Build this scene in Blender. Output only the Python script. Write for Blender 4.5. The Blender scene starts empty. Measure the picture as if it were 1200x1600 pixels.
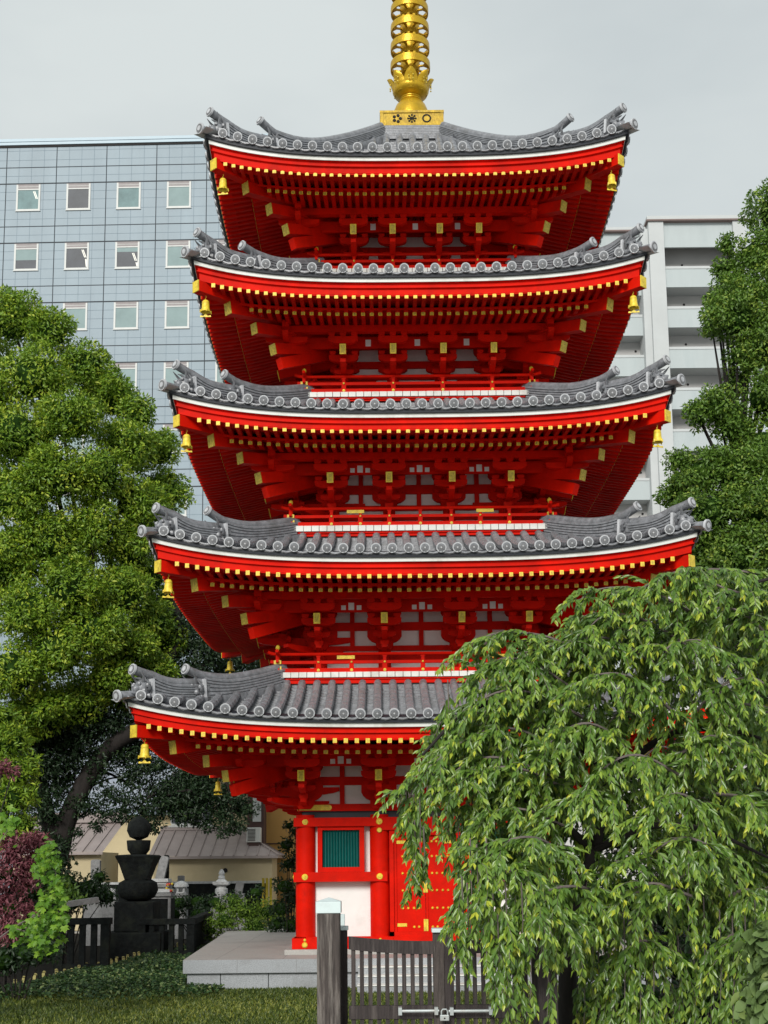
import bpy, math, random
import numpy as np
from mathutils import Vector, Matrix, Quaternion
random.seed(7)
rng = np.random.default_rng(7)
R_ = math.radians
SC = bpy.context.scene
COL = SC.collection

# ------------------------------------------------------------------ camera
PITCH, ROLL = R_(8.87), R_(-0.58)
FPX, PCX, PCY = 2000.0, 600.0, 1043.0        # focal length and principal point in photo pixels
CAM = Vector((-0.745, -27.0, 2.1))
_rt = Vector((1, 0, 0)); _fw = Vector((0, math.cos(PITCH), math.sin(PITCH))); _up = _rt.cross(_fw)
RT = _rt*math.cos(ROLL) + _up*math.sin(ROLL); UP = _up*math.cos(ROLL) - _rt*math.sin(ROLL); FW = _fw
cd = bpy.data.cameras.new('camera'); cam = bpy.data.objects.new('camera', cd); COL.objects.link(cam)
cam.matrix_world = Matrix.Translation(CAM) @ Matrix((RT, UP, -FW)).transposed().to_4x4()
cd.sensor_fit = 'VERTICAL'; cd.sensor_height = 36; cd.lens = 36*FPX/1600
cd.shift_x = (600-PCX)/1600; cd.shift_y = (PCY-800)/1600
cd.clip_start = 0.1; cd.clip_end = 2000
SC.camera = cam
SC.render.resolution_x = 768; SC.render.resolution_y = 1024

def at(x, y, Y):
    """photo pixel -> the point of that sight line on the plane Y"""
    v = FW + RT*((x-PCX)/FPX) + UP*((PCY-y)/FPX)
    return CAM + v*((Y-CAM.y)/v.y)

# ------------------------------------------------------------------ world, sun, exposure
SUN_EL, SUN_AZ = R_(28), R_(195)     # azimuth clockwise from north(+Y): behind the camera, slightly left
w = bpy.data.worlds.new('World'); SC.world = w; w.use_nodes = True
nt = w.node_tree; nt.nodes.clear()
def wn(t, **k):
    n = nt.nodes.new(t)
    for a, b in k.items(): setattr(n, a, b)
    return n
out = wn('ShaderNodeOutputWorld'); bg = wn('ShaderNodeBackground'); mx = wn('ShaderNodeMix', data_type='RGBA')
sky = wn('ShaderNodeTexSky', sky_type='NISHITA', sun_disc=False, sun_elevation=SUN_EL, sun_rotation=SUN_AZ, air_density=1.2, dust_density=3.0)
tc = wn('ShaderNodeTexCoord'); mp = wn('ShaderNodeMapping'); mp.inputs['Scale'].default_value = (1.2, 1.2, 3.2)
no = wn('ShaderNodeTexNoise'); no.inputs['Scale'].default_value = 1.6; no.inputs['Detail'].default_value = 5; no.inputs['Roughness'].default_value = .5
cr = wn('ShaderNodeValToRGB')
cr.color_ramp.elements[0].position = .34; cr.color_ramp.elements[0].color = (2.60, 2.86, 2.95, 1)
cr.color_ramp.elements[1].position = .64; cr.color_ramp.elements[1].color = (3.40, 3.64, 3.62, 1)
mx.inputs['Factor'].default_value = .97
nt.links.new(tc.outputs['Generated'], mp.inputs['Vector']); nt.links.new(mp.outputs[0], no.inputs['Vector'])
nt.links.new(no.outputs['Fac'], cr.inputs[0]); nt.links.new(sky.outputs[0], mx.inputs['A']); nt.links.new(cr.outputs[0], mx.inputs['B'])
nt.links.new(mx.outputs['Result'], bg.inputs['Color']); bg.inputs['Strength'].default_value = .1
nt.links.new(bg.outputs[0], out.inputs[0])
sl = bpy.data.lights.new('sun', 'SUN'); sl.energy = 1.42; sl.angle = R_(20); sl.color = (1, .97, .92)
so = bpy.data.objects.new('sun', sl); COL.objects.link(so)
sd = Vector((math.sin(SUN_AZ)*math.cos(SUN_EL), math.cos(SUN_AZ)*math.cos(SUN_EL), math.sin(SUN_EL)))
so.rotation_euler = sd.to_track_quat('Z', 'Y').to_euler(); so.location = (0, -60, 60)
SC.view_settings.view_transform = 'Standard'; SC.view_settings.look = 'None'
SC.view_settings.exposure = 1.05; SC.view_settings.gamma = 1
SC.cycles.max_bounces = 6; SC.cycles.transparent_max_bounces = 8

# ------------------------------------------------------------------ materials
MATS = {}
def mat(name, col, rough=.6, var=.12, scale=3.0, metal=0.0, bump=0.0, bscale=None, dirt=None, dscale=.6, stretch=(1, 1, 1), spec=.5, coat=0, emit=None):
    m = bpy.data.materials.new(name); m.use_nodes = True; t = m.node_tree; N = t.nodes; L = t.links
    b = N['Principled BSDF']; b.inputs['Roughness'].default_value = rough; b.inputs['Metallic'].default_value = metal
    b.inputs['Specular IOR Level'].default_value = spec
    tc = N.new('ShaderNodeTexCoord'); mp = N.new('ShaderNodeMapping'); mp.inputs['Scale'].default_value = stretch
    L.new(tc.outputs['Object'], mp.inputs['Vector'])
    n = N.new('ShaderNodeTexNoise'); n.inputs['Scale'].default_value = scale; n.inputs['Detail'].default_value = 6; n.inputs['Roughness'].default_value = .65
    L.new(mp.outputs[0], n.inputs['Vector'])
    r = N.new('ShaderNodeValToRGB'); e = r.color_ramp.elements
    e[0].position = .3; e[1].position = .7
    e[0].color = tuple(c*(1-var) for c in col)+(1,); e[1].color = tuple(min(1, c*(1+var)) for c in col)+(1,)
    L.new(n.outputs['Fac'], r.inputs[0]); last = r.outputs[0]
    if dirt:
        n2 = N.new('ShaderNodeTexNoise'); n2.inputs['Scale'].default_value = dscale; n2.inputs['Detail'].default_value = 8; n2.inputs['Roughness'].default_value = .7
        L.new(mp.outputs[0], n2.inputs['Vector'])
        r2 = N.new('ShaderNodeValToRGB'); r2.color_ramp.elements[0].position = .5; r2.color_ramp.elements[1].position = .72
        r2.color_ramp.elements[0].color = (0, 0, 0, 1); r2.color_ramp.elements[1].color = (.8, .8, .8, 1)
        L.new(n2.outputs['Fac'], r2.inputs[0])
        mm = N.new('ShaderNodeMix'); mm.data_type = 'RGBA'; L.new(r2.outputs[0], mm.inputs['Factor']); L.new(last, mm.inputs['A'])
        mm.inputs['B'].default_value = tuple(dirt)+(1,); last = mm.outputs['Result']
    L.new(last, b.inputs['Base Color'])
    if bump:
        n3 = N.new('ShaderNodeTexNoise'); n3.inputs['Scale'].default_value = bscale or scale*4; n3.inputs['Detail'].default_value = 4
        L.new(mp.outputs[0], n3.inputs['Vector'])
        bp = N.new('ShaderNodeBump'); bp.inputs['Strength'].default_value = bump; bp.inputs['Distance'].default_value = .02
        L.new(n3.outputs['Fac'], bp.inputs['Height']); L.new(bp.outputs[0], b.inputs['Normal'])
    if emit:
        b.inputs['Emission Color'].default_value = tuple(emit[:3])+(1,); b.inputs['Emission Strength'].default_value = emit[3]
    MATS[name] = m
    return m
def leafmat(name, cols, rough=.45, trans=.25, spec=.4):
    """leaf colours picked per leaf from the 'tint' attribute"""
    m = bpy.data.materials.new(name); m.use_nodes = True; t = m.node_tree; N = t.nodes; L = t.links
    b = N['Principled BSDF']; b.inputs['Roughness'].default_value = rough; b.inputs['Specular IOR Level'].default_value = spec
    a = N.new('ShaderNodeAttribute'); a.attribute_name = 'tint'
    r = N.new('ShaderNodeValToRGB'); e = r.color_ramp.elements
    while len(e) < len(cols): e.new(.5)
    for i, (p, c) in enumerate(cols): e[i].position = p; e[i].color = tuple(c)+(1,)
    L.new(a.outputs['Fac'], r.inputs[0]); L.new(r.outputs[0], b.inputs['Base Color'])
    tr = N.new('ShaderNodeBsdfTranslucent'); L.new(r.outputs[0], tr.inputs['Color'])
    ms = N.new('ShaderNodeMixShader'); ms.inputs[0].default_value = trans
    L.new(b.outputs[0], ms.inputs[1]); L.new(tr.outputs[0], ms.inputs[2])
    L.new(ms.outputs[0], N['Material Output'].inputs['Surface'])
    MATS[name] = m
    return m
RED = mat('vermilion_paint', (.66, .009, .0015), .55, .18, 1.7, dirt=(.38, .010, .004), dscale=1.6, bump=.08, spec=.07)
GOLD = mat('gilt_metal', (.80, .60, .045), .45, .2, 14, metal=.05, dirt=(.30, .17, .02), dscale=9, bump=.25, bscale=60)
GOLDB = mat('spire_gilt', (.58, .36, .014), .36, .22, 5, metal=.5, dirt=(.26, .13, .012), dscale=5, bump=.3, bscale=25)
GOLDP = mat('worn_gilt_plate', (.60, .46, .06), .5, .3, 30, metal=.25, dirt=(.16, .13, .03), dscale=22)
TILE = mat('roof_tile', (.205, .212, .228), .34, .38, 11, dirt=(.12, .12, .12), dscale=2.3, bump=.2, bscale=40, spec=.5)
TILEL = mat('pale_tile_rim', (.50, .51, .53), .45, .18, 9, spec=.5)
TILED = mat('tile_face', (.17, .17, .175), .5, .3, 40)
NAVY = mat('dark_eave_board', (.018, .022, .03), .55, .2, 6)
WHITE = mat('white_paint', (.74, .75, .71), .5, .05, 2, dirt=(.42, .40, .33), dscale=1.6)
PLASTER = mat('plaster', (.84, .84, .81), .8, .04, 2, dirt=(.62, .61, .57), dscale=1.2)
GREEN = mat('green_lattice_paint', (.0, .115, .10), .45, .12, 6)
STONE = mat('granite', (.33, .345, .36), .7, .35, 60, dirt=(.22, .22, .22), dscale=1.5, bump=.15, bscale=90)
STONET = mat('granite_top', (.40, .385, .36), .75, .12, 25, dirt=(.28, .27, .26), dscale=.8)
DSTONE = mat('mossy_shaded_stone', (.011, .013, .013), .9, .45, 9, dirt=(.030, .034, .024), dscale=2.4, bump=.8, bscale=22, spec=.15)  # mossy stone, its base darkened to carry the tree's shade
GSTONE = mat('grey_stone', (.26, .26, .26), .85, .3, 12, dirt=(.12, .12, .10), dscale=3, bump=.3, bscale=40)
LSTONE = mat('pale_stone', (.55, .56, .56), .8, .2, 12, dirt=(.28, .28, .26), dscale=4)
WOOD = mat('weathered_wood', (.060, .048, .043), .8, .5, 7, stretch=(9, 9, .6), dirt=(.32, .29, .26), dscale=1.8, bump=.5, bscale=20)
WOODD = mat('dark_weathered_wood', (.034, .026, .025), .8, .45, 7, stretch=(9, 9, .6), dirt=(.13, .11, .10), dscale=1.5, bump=.4, bscale=20)
CAP = mat('pale_metal_cap', (.60, .70, .70), .45, .06, 3, metal=.1, dirt=(.45, .5, .5), dscale=3)
STEEL = mat('painted_steel', (.42, .46, .46), .4, .1, 20, metal=.3, dirt=(.35, .3, .25), dscale=12)
BARK = mat('bark', (.018, .014, .012), .9, .4, 8, bump=.8, bscale=14, stretch=(1, 1, .3))
TWIG = mat('grey_twig', (.16, .13, .12), .8, .3, 12)
CITY = mat('pale_bounce_ground', (.42, .40, .37), .9, .12, 1.5, dirt=(.22, .215, .2), dscale=.5)  # unseen ground in front, kept pale to bounce light up under the eaves
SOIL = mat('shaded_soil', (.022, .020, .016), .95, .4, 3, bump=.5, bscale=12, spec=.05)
BASIN = mat('basin_gilt', (.40, .26, .012), .5, .3, 8, metal=.3, dirt=(.20, .11, .01), dscale=6, bump=.3, bscale=30)
LAWN = mat('lawn', (.045, .065, .018), .95, .35, 2.2, dirt=(.04, .055, .016), dscale=.35, bump=.6, bscale=60, spec=.05)
PANEL = mat('blue_grey_tile_panel', (.22, .285, .33), .5, .10, .35, dirt=(.185, .245, .29), dscale=.12, stretch=(1, 1, .35))
JOINT = mat('panel_joint', (.03, .038, .045), .8, .1, 2)
JOINTF = mat('fine_joint', (.15, .20, .24), .8, .1, 2)
ROOFEDGE = mat('parapet_metal', (.27, .38, .45), .4, .05, .5)
FRAME = mat('white_window_frame', (.55, .56, .54), .5, .05, 3)
HEADB = mat('window_head', (.28, .25, .25), .6, .1, 3)
BLIND = mat('pane_with_lowered_blind', (.27, .35, .35), .6, .12, .5, spec=.05)
BLINDT = mat('pane_teal', (.15, .235, .24), .35, .25, .8, spec=.08)
DPANE = mat('dark_pane', (.05, .058, .07), .3, .3, .6, spec=.1)
LAMP = mat('office_lamp', (.5, .5, .45), .5, .0, 1, emit=(1, .97, .85, .25))
APTW = mat('apartment_wall', (.50, .52, .52), .8, .05, .4, dirt=(.44, .46, .46), dscale=.12)
APTP = mat('balcony_parapet', (.43, .475, .48), .75, .04, .5, dirt=(.34, .40, .41), dscale=.3, stretch=(1.5, 1, .3))
APTI = mat('balcony_recess', (.46, .45, .44), .85, .08, .4)
APTC = mat('roof_coping', (.17, .12, .11), .7, .1, 2)
BEIGE = mat('beige_wall', (.50, .42, .26), .85, .07, 1.2, dirt=(.40, .33, .2), dscale=.8)
OCHRE = mat('ochre_wall', (.46, .26, .075), .85, .06, 1.2)
SEAM = mat('metal_roof', (.30, .25, .235), .5, .1, 2, dirt=(.24, .2, .19), dscale=1.2)
PALET = mat('pale_glazed_tile', (.27, .30, .35), .4, .12, 4)
BROWN = mat('brown_panel', (.07, .035, .03), .7, .15, 3)
GLASS = mat('house_glass', (.10, .11, .12), .15, .3, 2)
AC = mat('appliance_white', (.62, .62, .58), .5, .06, 3)
BLACK = mat('black_gap', (.012, .010, .010), .8, .1, 3)
YEL = mat('flower_yellow', (.6, .45, .03), .6); FRED = mat('flower_red', (.5, .05, .03), .6)
STAKEM = mat('split_stake', (.50, .44, .16), .8, .2, 8); STAKEB = mat('stake_bark', (.09, .075, .05), .9, .2, 8)
L_CAM = leafmat('camphor_leaf', [(0, (.045, .105, .012)), (.35, (.13, .25, .02)), (.7, (.28, .40, .03)), (1, (.48, .54, .05))])
L_CAMR = leafmat('evergreen_leaf', [(0, (.045, .11, .016)), (.5, (.13, .24, .03)), (1, (.38, .47, .07))])
INNER = mat('foliage_shade_core', (.022, .05, .010), .95, .4, 6, bump=.8, bscale=9, spec=.0)  # dark colour that puts shade into the gaps between leaves
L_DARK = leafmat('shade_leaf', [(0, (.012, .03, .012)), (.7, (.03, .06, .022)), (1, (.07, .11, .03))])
L_CHERRY = leafmat('cherry_leaf', [(0, (.04, .095, .018)), (.4, (.125, .235, .035)), (.75, (.29, .41, .05)), (1, (.52, .54, .04))], rough=.32, trans=.22, spec=.5)
L_MAPLE = leafmat('red_maple_leaf', [(0, (.12, .03, .045)), (.6, (.27, .09, .11)), (1, (.42, .20, .20))])
L_LIME = leafmat('lime_leaf', [(0, (.07, .18, .012)), (.6, (.13, .28, .018)), (1, (.24, .40, .035))], trans=.35)
L_BUSH = leafmat('bright_shrub_leaf', [(0, (.06, .12, .012)), (.6, (.14, .24, .02)), (1, (.28, .38, .04))])
L_BIG = leafmat('broad_leaf', [(0, (.09, .15, .05)), (.6, (.17, .25, .08)), (1, (.30, .36, .08))])
L_IVY = leafmat('ground_cover_leaf', [(0, (.018, .05, .016)), (.55, (.05, .105, .03)), (.9, (.13, .20, .06)), (1, (.34, .38, .16))])
L_GRASS = leafmat('grass_blade', [(0, (.03, .055, .012)), (.6, (.095, .135, .02)), (1, (.32, .33, .06))])

# ------------------------------------------------------------------ mesh builder
I4 = Matrix.Identity(4)
def rotz(a): return Matrix.Rotation(a, 4, 'Z')
class MB:
    def __init__(s): s.v = []; s.f = []; s.mi = []; s.M = I4; s.k = 0
    def add(s, vs, fs, k=None):
        o = len(s.v); M = s.M
        if M is I4: s.v += [tuple(p) for p in vs]
        else: s.v += [tuple(M @ Vector(p)) for p in vs]
        s.f += [tuple(i+o for i in f) for f in fs]
        s.mi += [s.k if k is None else k]*len(fs)
    def box(s, x0, x1, y0, y1, z0, z1, k=None):
        if x0 > x1: x0, x1 = x1, x0
        if y0 > y1: y0, y1 = y1, y0
        if z0 > z1: z0, z1 = z1, z0
        v = [(x, y, z) for x in (x0, x1) for y in (y0, y1) for z in (z0, z1)]
        s.add(v, [(0, 1, 3, 2), (4, 6, 7, 5), (0, 4, 5, 1), (2, 3, 7, 6), (0, 2, 6, 4), (1, 5, 7, 3)], k)
    def beam(s, a, b, wd, h, k=None, up=(0, 0, 1)):
        a = Vector(a); b = Vector(b); d = (b-a).normalized(); sd = d.cross(Vector(up)).normalized(); u = sd.cross(d)
        v = []
        for p in (a, b):
            for i, j in ((-1, -1), (1, -1), (1, 1), (-1, 1)): v.append(p+sd*(i*wd/2)+u*(j*h/2))
        s.add(v, [(3, 2, 1, 0), (4, 5, 6, 7), (0, 1, 5, 4), (1, 2, 6, 5), (2, 3, 7, 6), (3, 0, 4, 7)], k)
    def tube(s, pts, rad, n=8, cap=True, k=None):
        pts = [Vector(p) for p in pts]; v = []; f = []
        m = len(pts); prev = None
        for i, p in enumerate(pts):
            d = (pts[min(i+1, m-1)]-pts[max(i-1, 0)]).normalized()
            if prev is None:
                a = Vector((0, 0, 1)) if abs(d.z) < .9 else Vector((1, 0, 0)); prev = d.cross(a).normalized()
            x = (prev-d*prev.dot(d)).normalized(); prev = x; y = d.cross(x)
            r = rad[i] if isinstance(rad, (list, tuple)) else rad
            for j in range(n):
                a = 2*math.pi*j/n; v.append(p+x*(math.cos(a)*r)+y*(math.sin(a)*r))
        for i in range(m-1):
            for j in range(n):
                j2 = (j+1) % n; f.append((i*n+j, i*n+j2, (i+1)*n+j2, (i+1)*n+j))
        if cap: f.append(tuple(range(n-1, -1, -1))); f.append(tuple((m-1)*n+j for j in range(n)))
        s.add(v, f, k)
    def lathe(s, prof, n=20, c=(0, 0, 0), k=None, sq=None):
        v = []; f = []
        for r, z in prof:
            for j in range(n):
                a = 2*math.pi*(j+.5)/n; v.append((c[0]+r*math.cos(a), c[1]+r*math.sin(a), c[2]+z))
        m = len(prof)
        for i in range(m-1):
            for j in range(n):
                j2 = (j+1) % n; f.append((i*n+j, i*n+j2, (i+1)*n+j2, (i+1)*n+j))
        f.append(tuple(range(n-1, -1, -1))); f.append(tuple((m-1)*n+j for j in range(n)))
        s.add(v, f, k)
    def prism(s, pts2, fr, depth, k=None):
        """outline in the plane (e1,e2) at origin o, thick along e3"""
        o, e1, e2, e3 = [Vector(q) for q in fr]; n = len(pts2)
        v = [o+e1*a+e2*b for a, b in pts2]+[o+e1*a+e2*b+e3*depth for a, b in pts2]
        f = [tuple(range(n-1, -1, -1)), tuple(range(n, 2*n))]+[(i, (i+1) % n, (i+1) % n+n, i+n) for i in range(n)]
        s.add(v, f, k)
    def grid(s, rows, k=None, close=False):
        n = len(rows[0]); v = [p for r in rows for p in r]; f = []
        for i in range(len(rows)-1):
            for j in range(n-1 if not close else n):
                j2 = (j+1) % n; f.append((i*n+j, i*n+j2, (i+1)*n+j2, (i+1)*n+j))
        s.add(v, f, k)
    def ball(s, c, r, n=8, k=None, sq=(1, 1, 1)):
        pr = []
        m = max(4, n//2+1)
        c = Vector(c); v = []; f = []
        for i in range(m+1):
            t = math.pi*i/m
            for j in range(n):
                a = 2*math.pi*j/n
                v.append(c+Vector((math.sin(t)*math.cos(a)*r*sq[0], math.sin(t)*math.sin(a)*r*sq[1], -math.cos(t)*r*sq[2])))
        for i in range(m):
            for j in range(n):
                j2 = (j+1) % n; f.append((i*n+j, i*n+j2, (i+1)*n+j2, (i+1)*n+j))
        s.add(v, f, k)
    def build(s, name, mats, parent=None, smooth=False, bevel=0, origin=None):
        me = bpy.data.meshes.new(name); vs = s.v
        if origin is not None: vs = [(a-origin[0], b-origin[1], c-origin[2]) for a, b, c in vs]
        me.from_pydata(vs, [], s.f)
        if not isinstance(mats, (list, tuple)): mats = [mats]
        for m in mats: me.materials.append(m)
        if len(mats) > 1: me.polygons.foreach_set('material_index', s.mi)
        if smooth:
            me.polygons.foreach_set('use_smooth', [True]*len(me.polygons))
            try: me.set_sharp_from_angle(angle=R_(40))
            except Exception: pass
        o = bpy.data.objects.new(name, me); COL.objects.link(o)
        if parent: o.parent = parent
        if origin is not None: o.location = origin
        if bevel:
            b = o.modifiers.new('bevel', 'BEVEL'); b.width = bevel; b.segments = 2; b.limit_method = 'ANGLE'
        me.update()
        return o
def tag(o, label=None, cat=None, group=None, kind=None):
    if label: o['label'] = label
    if cat: o['category'] = cat
    if group: o['group'] = group
    if kind: o['kind'] = kind
    return o
def empty(name, loc=(0, 0, 0), label=None, cat=None, group=None):
    o = bpy.data.objects.new(name, None); COL.objects.link(o); o.location = loc
    o.empty_display_size = .2
    return tag(o, label, cat, group)
def copy_tree(o, parent=None):
    c = o.copy(); COL.objects.link(c)
    if parent is not None: c.parent = parent
    for ch in list(o.children): copy_tree(ch, c)
    return c

def leaves(name, P, Dr, Nm, L, W, material, tint, parent=None, fold=.18, kind=None):
    """P base points, Dr leaf directions, Nm leaf normals (n,3); every leaf a folded lozenge"""
    n = len(P)
    Dr = Dr/np.maximum(np.linalg.norm(Dr, axis=1, keepdims=True), 1e-6)
    S = np.cross(Dr, Nm); S /= np.maximum(np.linalg.norm(S, axis=1, keepdims=True), 1e-6)
    U = np.cross(S, Dr)
    L = np.broadcast_to(np.asarray(L, float), (n,))[:, None]; W = np.broadcast_to(np.asarray(W, float), (n,))[:, None]
    V = np.empty((n, 4, 3))
    V[:, 0] = P; V[:, 2] = P+Dr*L-U*(L*.12)
    mid = P+Dr*(L*.45)
    V[:, 1] = mid+S*(W*.5)+U*(W*fold); V[:, 3] = mid-S*(W*.5)+U*(W*fold)
    me = bpy.data.meshes.new(name)
    me.vertices.add(n*4); me.vertices.foreach_set('co', V.reshape(-1))
    b = np.arange(n)[:, None]*4
    idx = np.concatenate([b+[0, 1, 2], b+[0, 2, 3]], axis=1).reshape(-1)
    me.loops.add(n*6); me.loops.foreach_set('vertex_index', idx.astype(np.int32))
    me.polygons.add(n*2)
    me.polygons.foreach_set('loop_start', (np.arange(n*2)*3).astype(np.int32))
    try: me.polygons.foreach_set('loop_total', np.full(n*2, 3, np.int32))
    except Exception: pass
    me.update(calc_edges=True)
    a = me.attributes.new('tint', 'FLOAT', 'FACE'); a.data.foreach_set('value', np.repeat(tint, 2).astype(np.float32))
    me.materials.append(material)
    o = bpy.data.objects.new(name, me); COL.objects.link(o)
    if parent: o.parent = parent
    if kind: o['kind'] = kind
    return o
def unit(n):
    v = rng.normal(size=(n, 3)); return v/np.linalg.norm(v, axis=1, keepdims=True)
class Pool:
    """repeated parts of the pagoda: the ones that show largest become parts, the rest one part of kind stuff"""
    def __init__(s, name, mats, limit=100): s.name = name; s.mats = mats; s.limit = limit; s.items = []
    def add(s, prio, mb, child=None): s.items.append((prio, len(s.items), mb, child))
    def finish(s, parent, childname=None, childmats=None):
        s.items.sort(key=lambda q: (q[0], q[1])); rest = MB(); restc = MB()
        for i, (p, _, mb, ch) in enumerate(s.items):
            if i < s.limit:
                o = mb.build(s.name, s.mats, parent)
                if ch is not None: ch.build(childname, childmats, o)
            else:
                for R, M in ((rest, mb), (restc, ch)):
                    if M is None: continue
                    k = len(R.v); R.v += M.v; R.f += [tuple(a+k for a in f) for f in M.f]; R.mi += M.mi
        if rest.v:
            o = rest.build(s.name, s.mats, parent); o['kind'] = 'stuff'
            if restc.v: c = restc.build(childname, childmats, o); c['kind'] = 'stuff'

def oval_leaves(name, P, Dr, Nm, L, W, material, tint, parent=None):
    """rounded, slightly folded leaves with a pointed tip"""
    prof = np.array([(0, 0), (-.6, .12), (-.98, .34), (-.92, .6), (-.5, .84), (0, 1.0), (.5, .84), (.92, .6), (.98, .34), (.6, .12)])
    n = len(P); Dr = Dr/np.linalg.norm(Dr, axis=1, keepdims=True); S = np.cross(Dr, Nm); S /= np.linalg.norm(S, axis=1, keepdims=True); U = np.cross(S, Dr)
    m = len(prof); V = np.empty((n, m+1, 3)); V[:, m] = P+Dr*(L*.5)[:, None]-U*(L*.02)[:, None]
    for j, (a, b) in enumerate(prof): V[:, j] = P+S*(a*W*.5)[:, None]+Dr*(b*L)[:, None]+U*((abs(a)*.12-b*b*.18)*L)[:, None]
    b = (np.arange(n)*(m+1))[:, None, None]; t = np.array([(m, j, (j+1) % m) for j in range(m)])[None]
    F = (b+t).reshape(-1, 3); me = bpy.data.meshes.new(name); me.from_pydata(V.reshape(-1, 3).tolist(), [], F.tolist())
    me.attributes.new('tint', 'FLOAT', 'FACE').data.foreach_set('value', np.repeat(tint, m).astype(np.float32)); me.materials.append(material)
    me.polygons.foreach_set('use_smooth', [True]*len(me.polygons))
    o = bpy.data.objects.new(name, me); COL.objects.link(o); o.parent = parent
    return o
def clump_leaves(clumps, dens, L, W, shell=.35, up=.35, tb=(0, 1), lo=None):
    """leaf positions on lumpy ellipsoid clumps (cx,cy,cz,rx,ry,rz)"""
    Ps = []; Ds = []; Ns = []; Ts = []
    for c in clumps:
        cx, cy, cz, rx, ry, rz = c[:6]
        area = 4*math.pi*((rx*ry+ry*rz+rx*rz)/3)
        n = int(area*dens)
        if n < 5: continue
        u = unit(n)
        # small knobs on each clump
        kn = unit(max(6, int(area*1.6)))
        dk = (u @ kn.T).max(axis=1)
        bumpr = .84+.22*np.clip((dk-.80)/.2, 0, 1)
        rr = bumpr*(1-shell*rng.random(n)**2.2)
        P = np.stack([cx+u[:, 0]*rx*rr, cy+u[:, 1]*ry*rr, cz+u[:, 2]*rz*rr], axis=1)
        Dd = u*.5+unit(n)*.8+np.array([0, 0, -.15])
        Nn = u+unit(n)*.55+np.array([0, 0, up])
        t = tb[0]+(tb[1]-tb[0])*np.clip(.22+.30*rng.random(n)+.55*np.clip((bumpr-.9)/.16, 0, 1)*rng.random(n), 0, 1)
        Ps.append(P); Ds.append(Dd); Ns.append(Nn); Ts.append(t)
    P = np.concatenate(Ps); n = len(P)
    return P, np.concatenate(Ds), np.concatenate(Ns), L*(.7+.6*rng.random(n)), W*(.7+.6*rng.random(n)), np.concatenate(Ts)
def core(clumps, material, name, parent, f=.70):  # solid balls added inside the clumps to block light and darken gaps
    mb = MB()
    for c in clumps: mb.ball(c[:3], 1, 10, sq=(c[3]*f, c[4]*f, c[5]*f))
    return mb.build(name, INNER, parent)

# ------------------------------------------------------------------ pagoda
# per storey: disc plane r, disc z, flying cap z, lower cap z, flying beam r, lower beam r, upper diagonal (r,z), tail (r,z), wall half width,
# inner column x, white top/bottom of the upper and lower plaster zone, balcony half width, rail z, white row z (top,bottom), skirt bottom, rafter spacing, rail tip
TIERS = [
 dict(n=1, R=5.24, zd=4.70, um=4.26, lm=4.13, fly=5.06, low=4.48, d1=(3.96, 4.02), d2=(3.65, 3.77), w=2.28, wi=.865, wz=(4.14, 3.83, 3.67, 3.31), sp=.1885, top=(2.72, 5.60)),
 dict(n=2, R=4.94, zd=7.68, um=7.24, lm=7.12, fly=4.75, low=4.18, d1=(3.68, 7.01), d2=(3.36, 6.74), w=2.00, wi=.73, wz=(7.18, 6.90, 6.74, 6.43), sp=.180, top=(2.49, 8.56), b=2.78, rail=6.15, wr=(5.79, 5.69), sk=5.58),
 dict(n=3, R=4.66, zd=10.45, um=10.03, lm=9.94, fly=4.50, low=3.94, d1=(3.45, 9.85), d2=(3.13, 9.55), w=1.75, wi=.61, wz=(10.05, 9.79, 9.61, 9.36), sp=.174, top=(2.24, 11.41), b=2.55, rail=9.09, wr=(8.73, 8.62), sk=8.53),
 dict(n=4, R=4.35, zd=13.23, um=12.78, lm=12.68, fly=4.22, low=3.68, d1=(3.22, 12.56), d2=(2.88, 12.27), w=1.50, wi=.50, wz=(12.82, 12.54, 12.40, 12.25), sp=.166, top=(2.0, 14.25), b=2.30, rail=11.92, wr=(11.57, 11.47), sk=11.40),
 dict(n=5, R=4.13, zd=15.83, um=15.42, lm=15.34, fly=3.95, low=3.39, d1=(2.96, 15.21), d2=(2.65, 14.93), w=1.28, wi=.48, wz=(15.46, 15.20, 15.06, 14.85), sp=.1585, top=(.74, 18.12), b=2.06, rail=14.67, wr=(14.33, 14.23), sk=14.16),
]
STOREY = {1: 'lowest', 2: 'second lowest', 3: 'middle', 4: 'second highest', 5: 'topmost'}
PAG = empty('pagoda', (0, 0, 0), 'tall five storey vermilion pagoda with grey tiled roofs and golden spire', 'pagoda')
LIFT = .44
def lift(T, x, r): return LIFT*min(1.15, (abs(x)/T['R']))**3.3*(min(r, T['R'])/T['R'])**1.5
def ump(T): return T['um']-(T['um']-2.1)/22.5*((T['R']-.155)-(T['fly']-.10))      # flying cap height at its own plane
def roofz(T, r):
    rt, zt = T['top']; q = (T['R']-r)/(T['R']-rt); dz = zt-T['zd']
    s0 = .62 if T['n'] < 5 else .50            # slope at the eave relative to the mean
    return T['zd']-.03+dz*(s0*q+(1-s0)*q*q)
SIDES = [rotz(k*math.pi/2) for k in range(4)]
RAFT = Pool('rafter', RED); RPOST = Pool('rail_post', RED); FLOORB = Pool('floorboard', WHITE); STUD = Pool('gold_stud', GOLD); DSTUD = Pool('door_stud', GOLD)

def sweep_eave(mb, T, prof, k=None, ns=40):
    """cross-section prof [(r,z relative to the eave)] along one side, mitred, following the corner lift"""
    rows = []
    for r, z in prof:
        row = []
        for i in range(ns+1):
            s = -1+2*i/ns; x = s*r
            row.append((x, -r, T['zd']+z+lift(T, x, r)))
        rows.append(row)
    mb.grid(rows, k)

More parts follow.
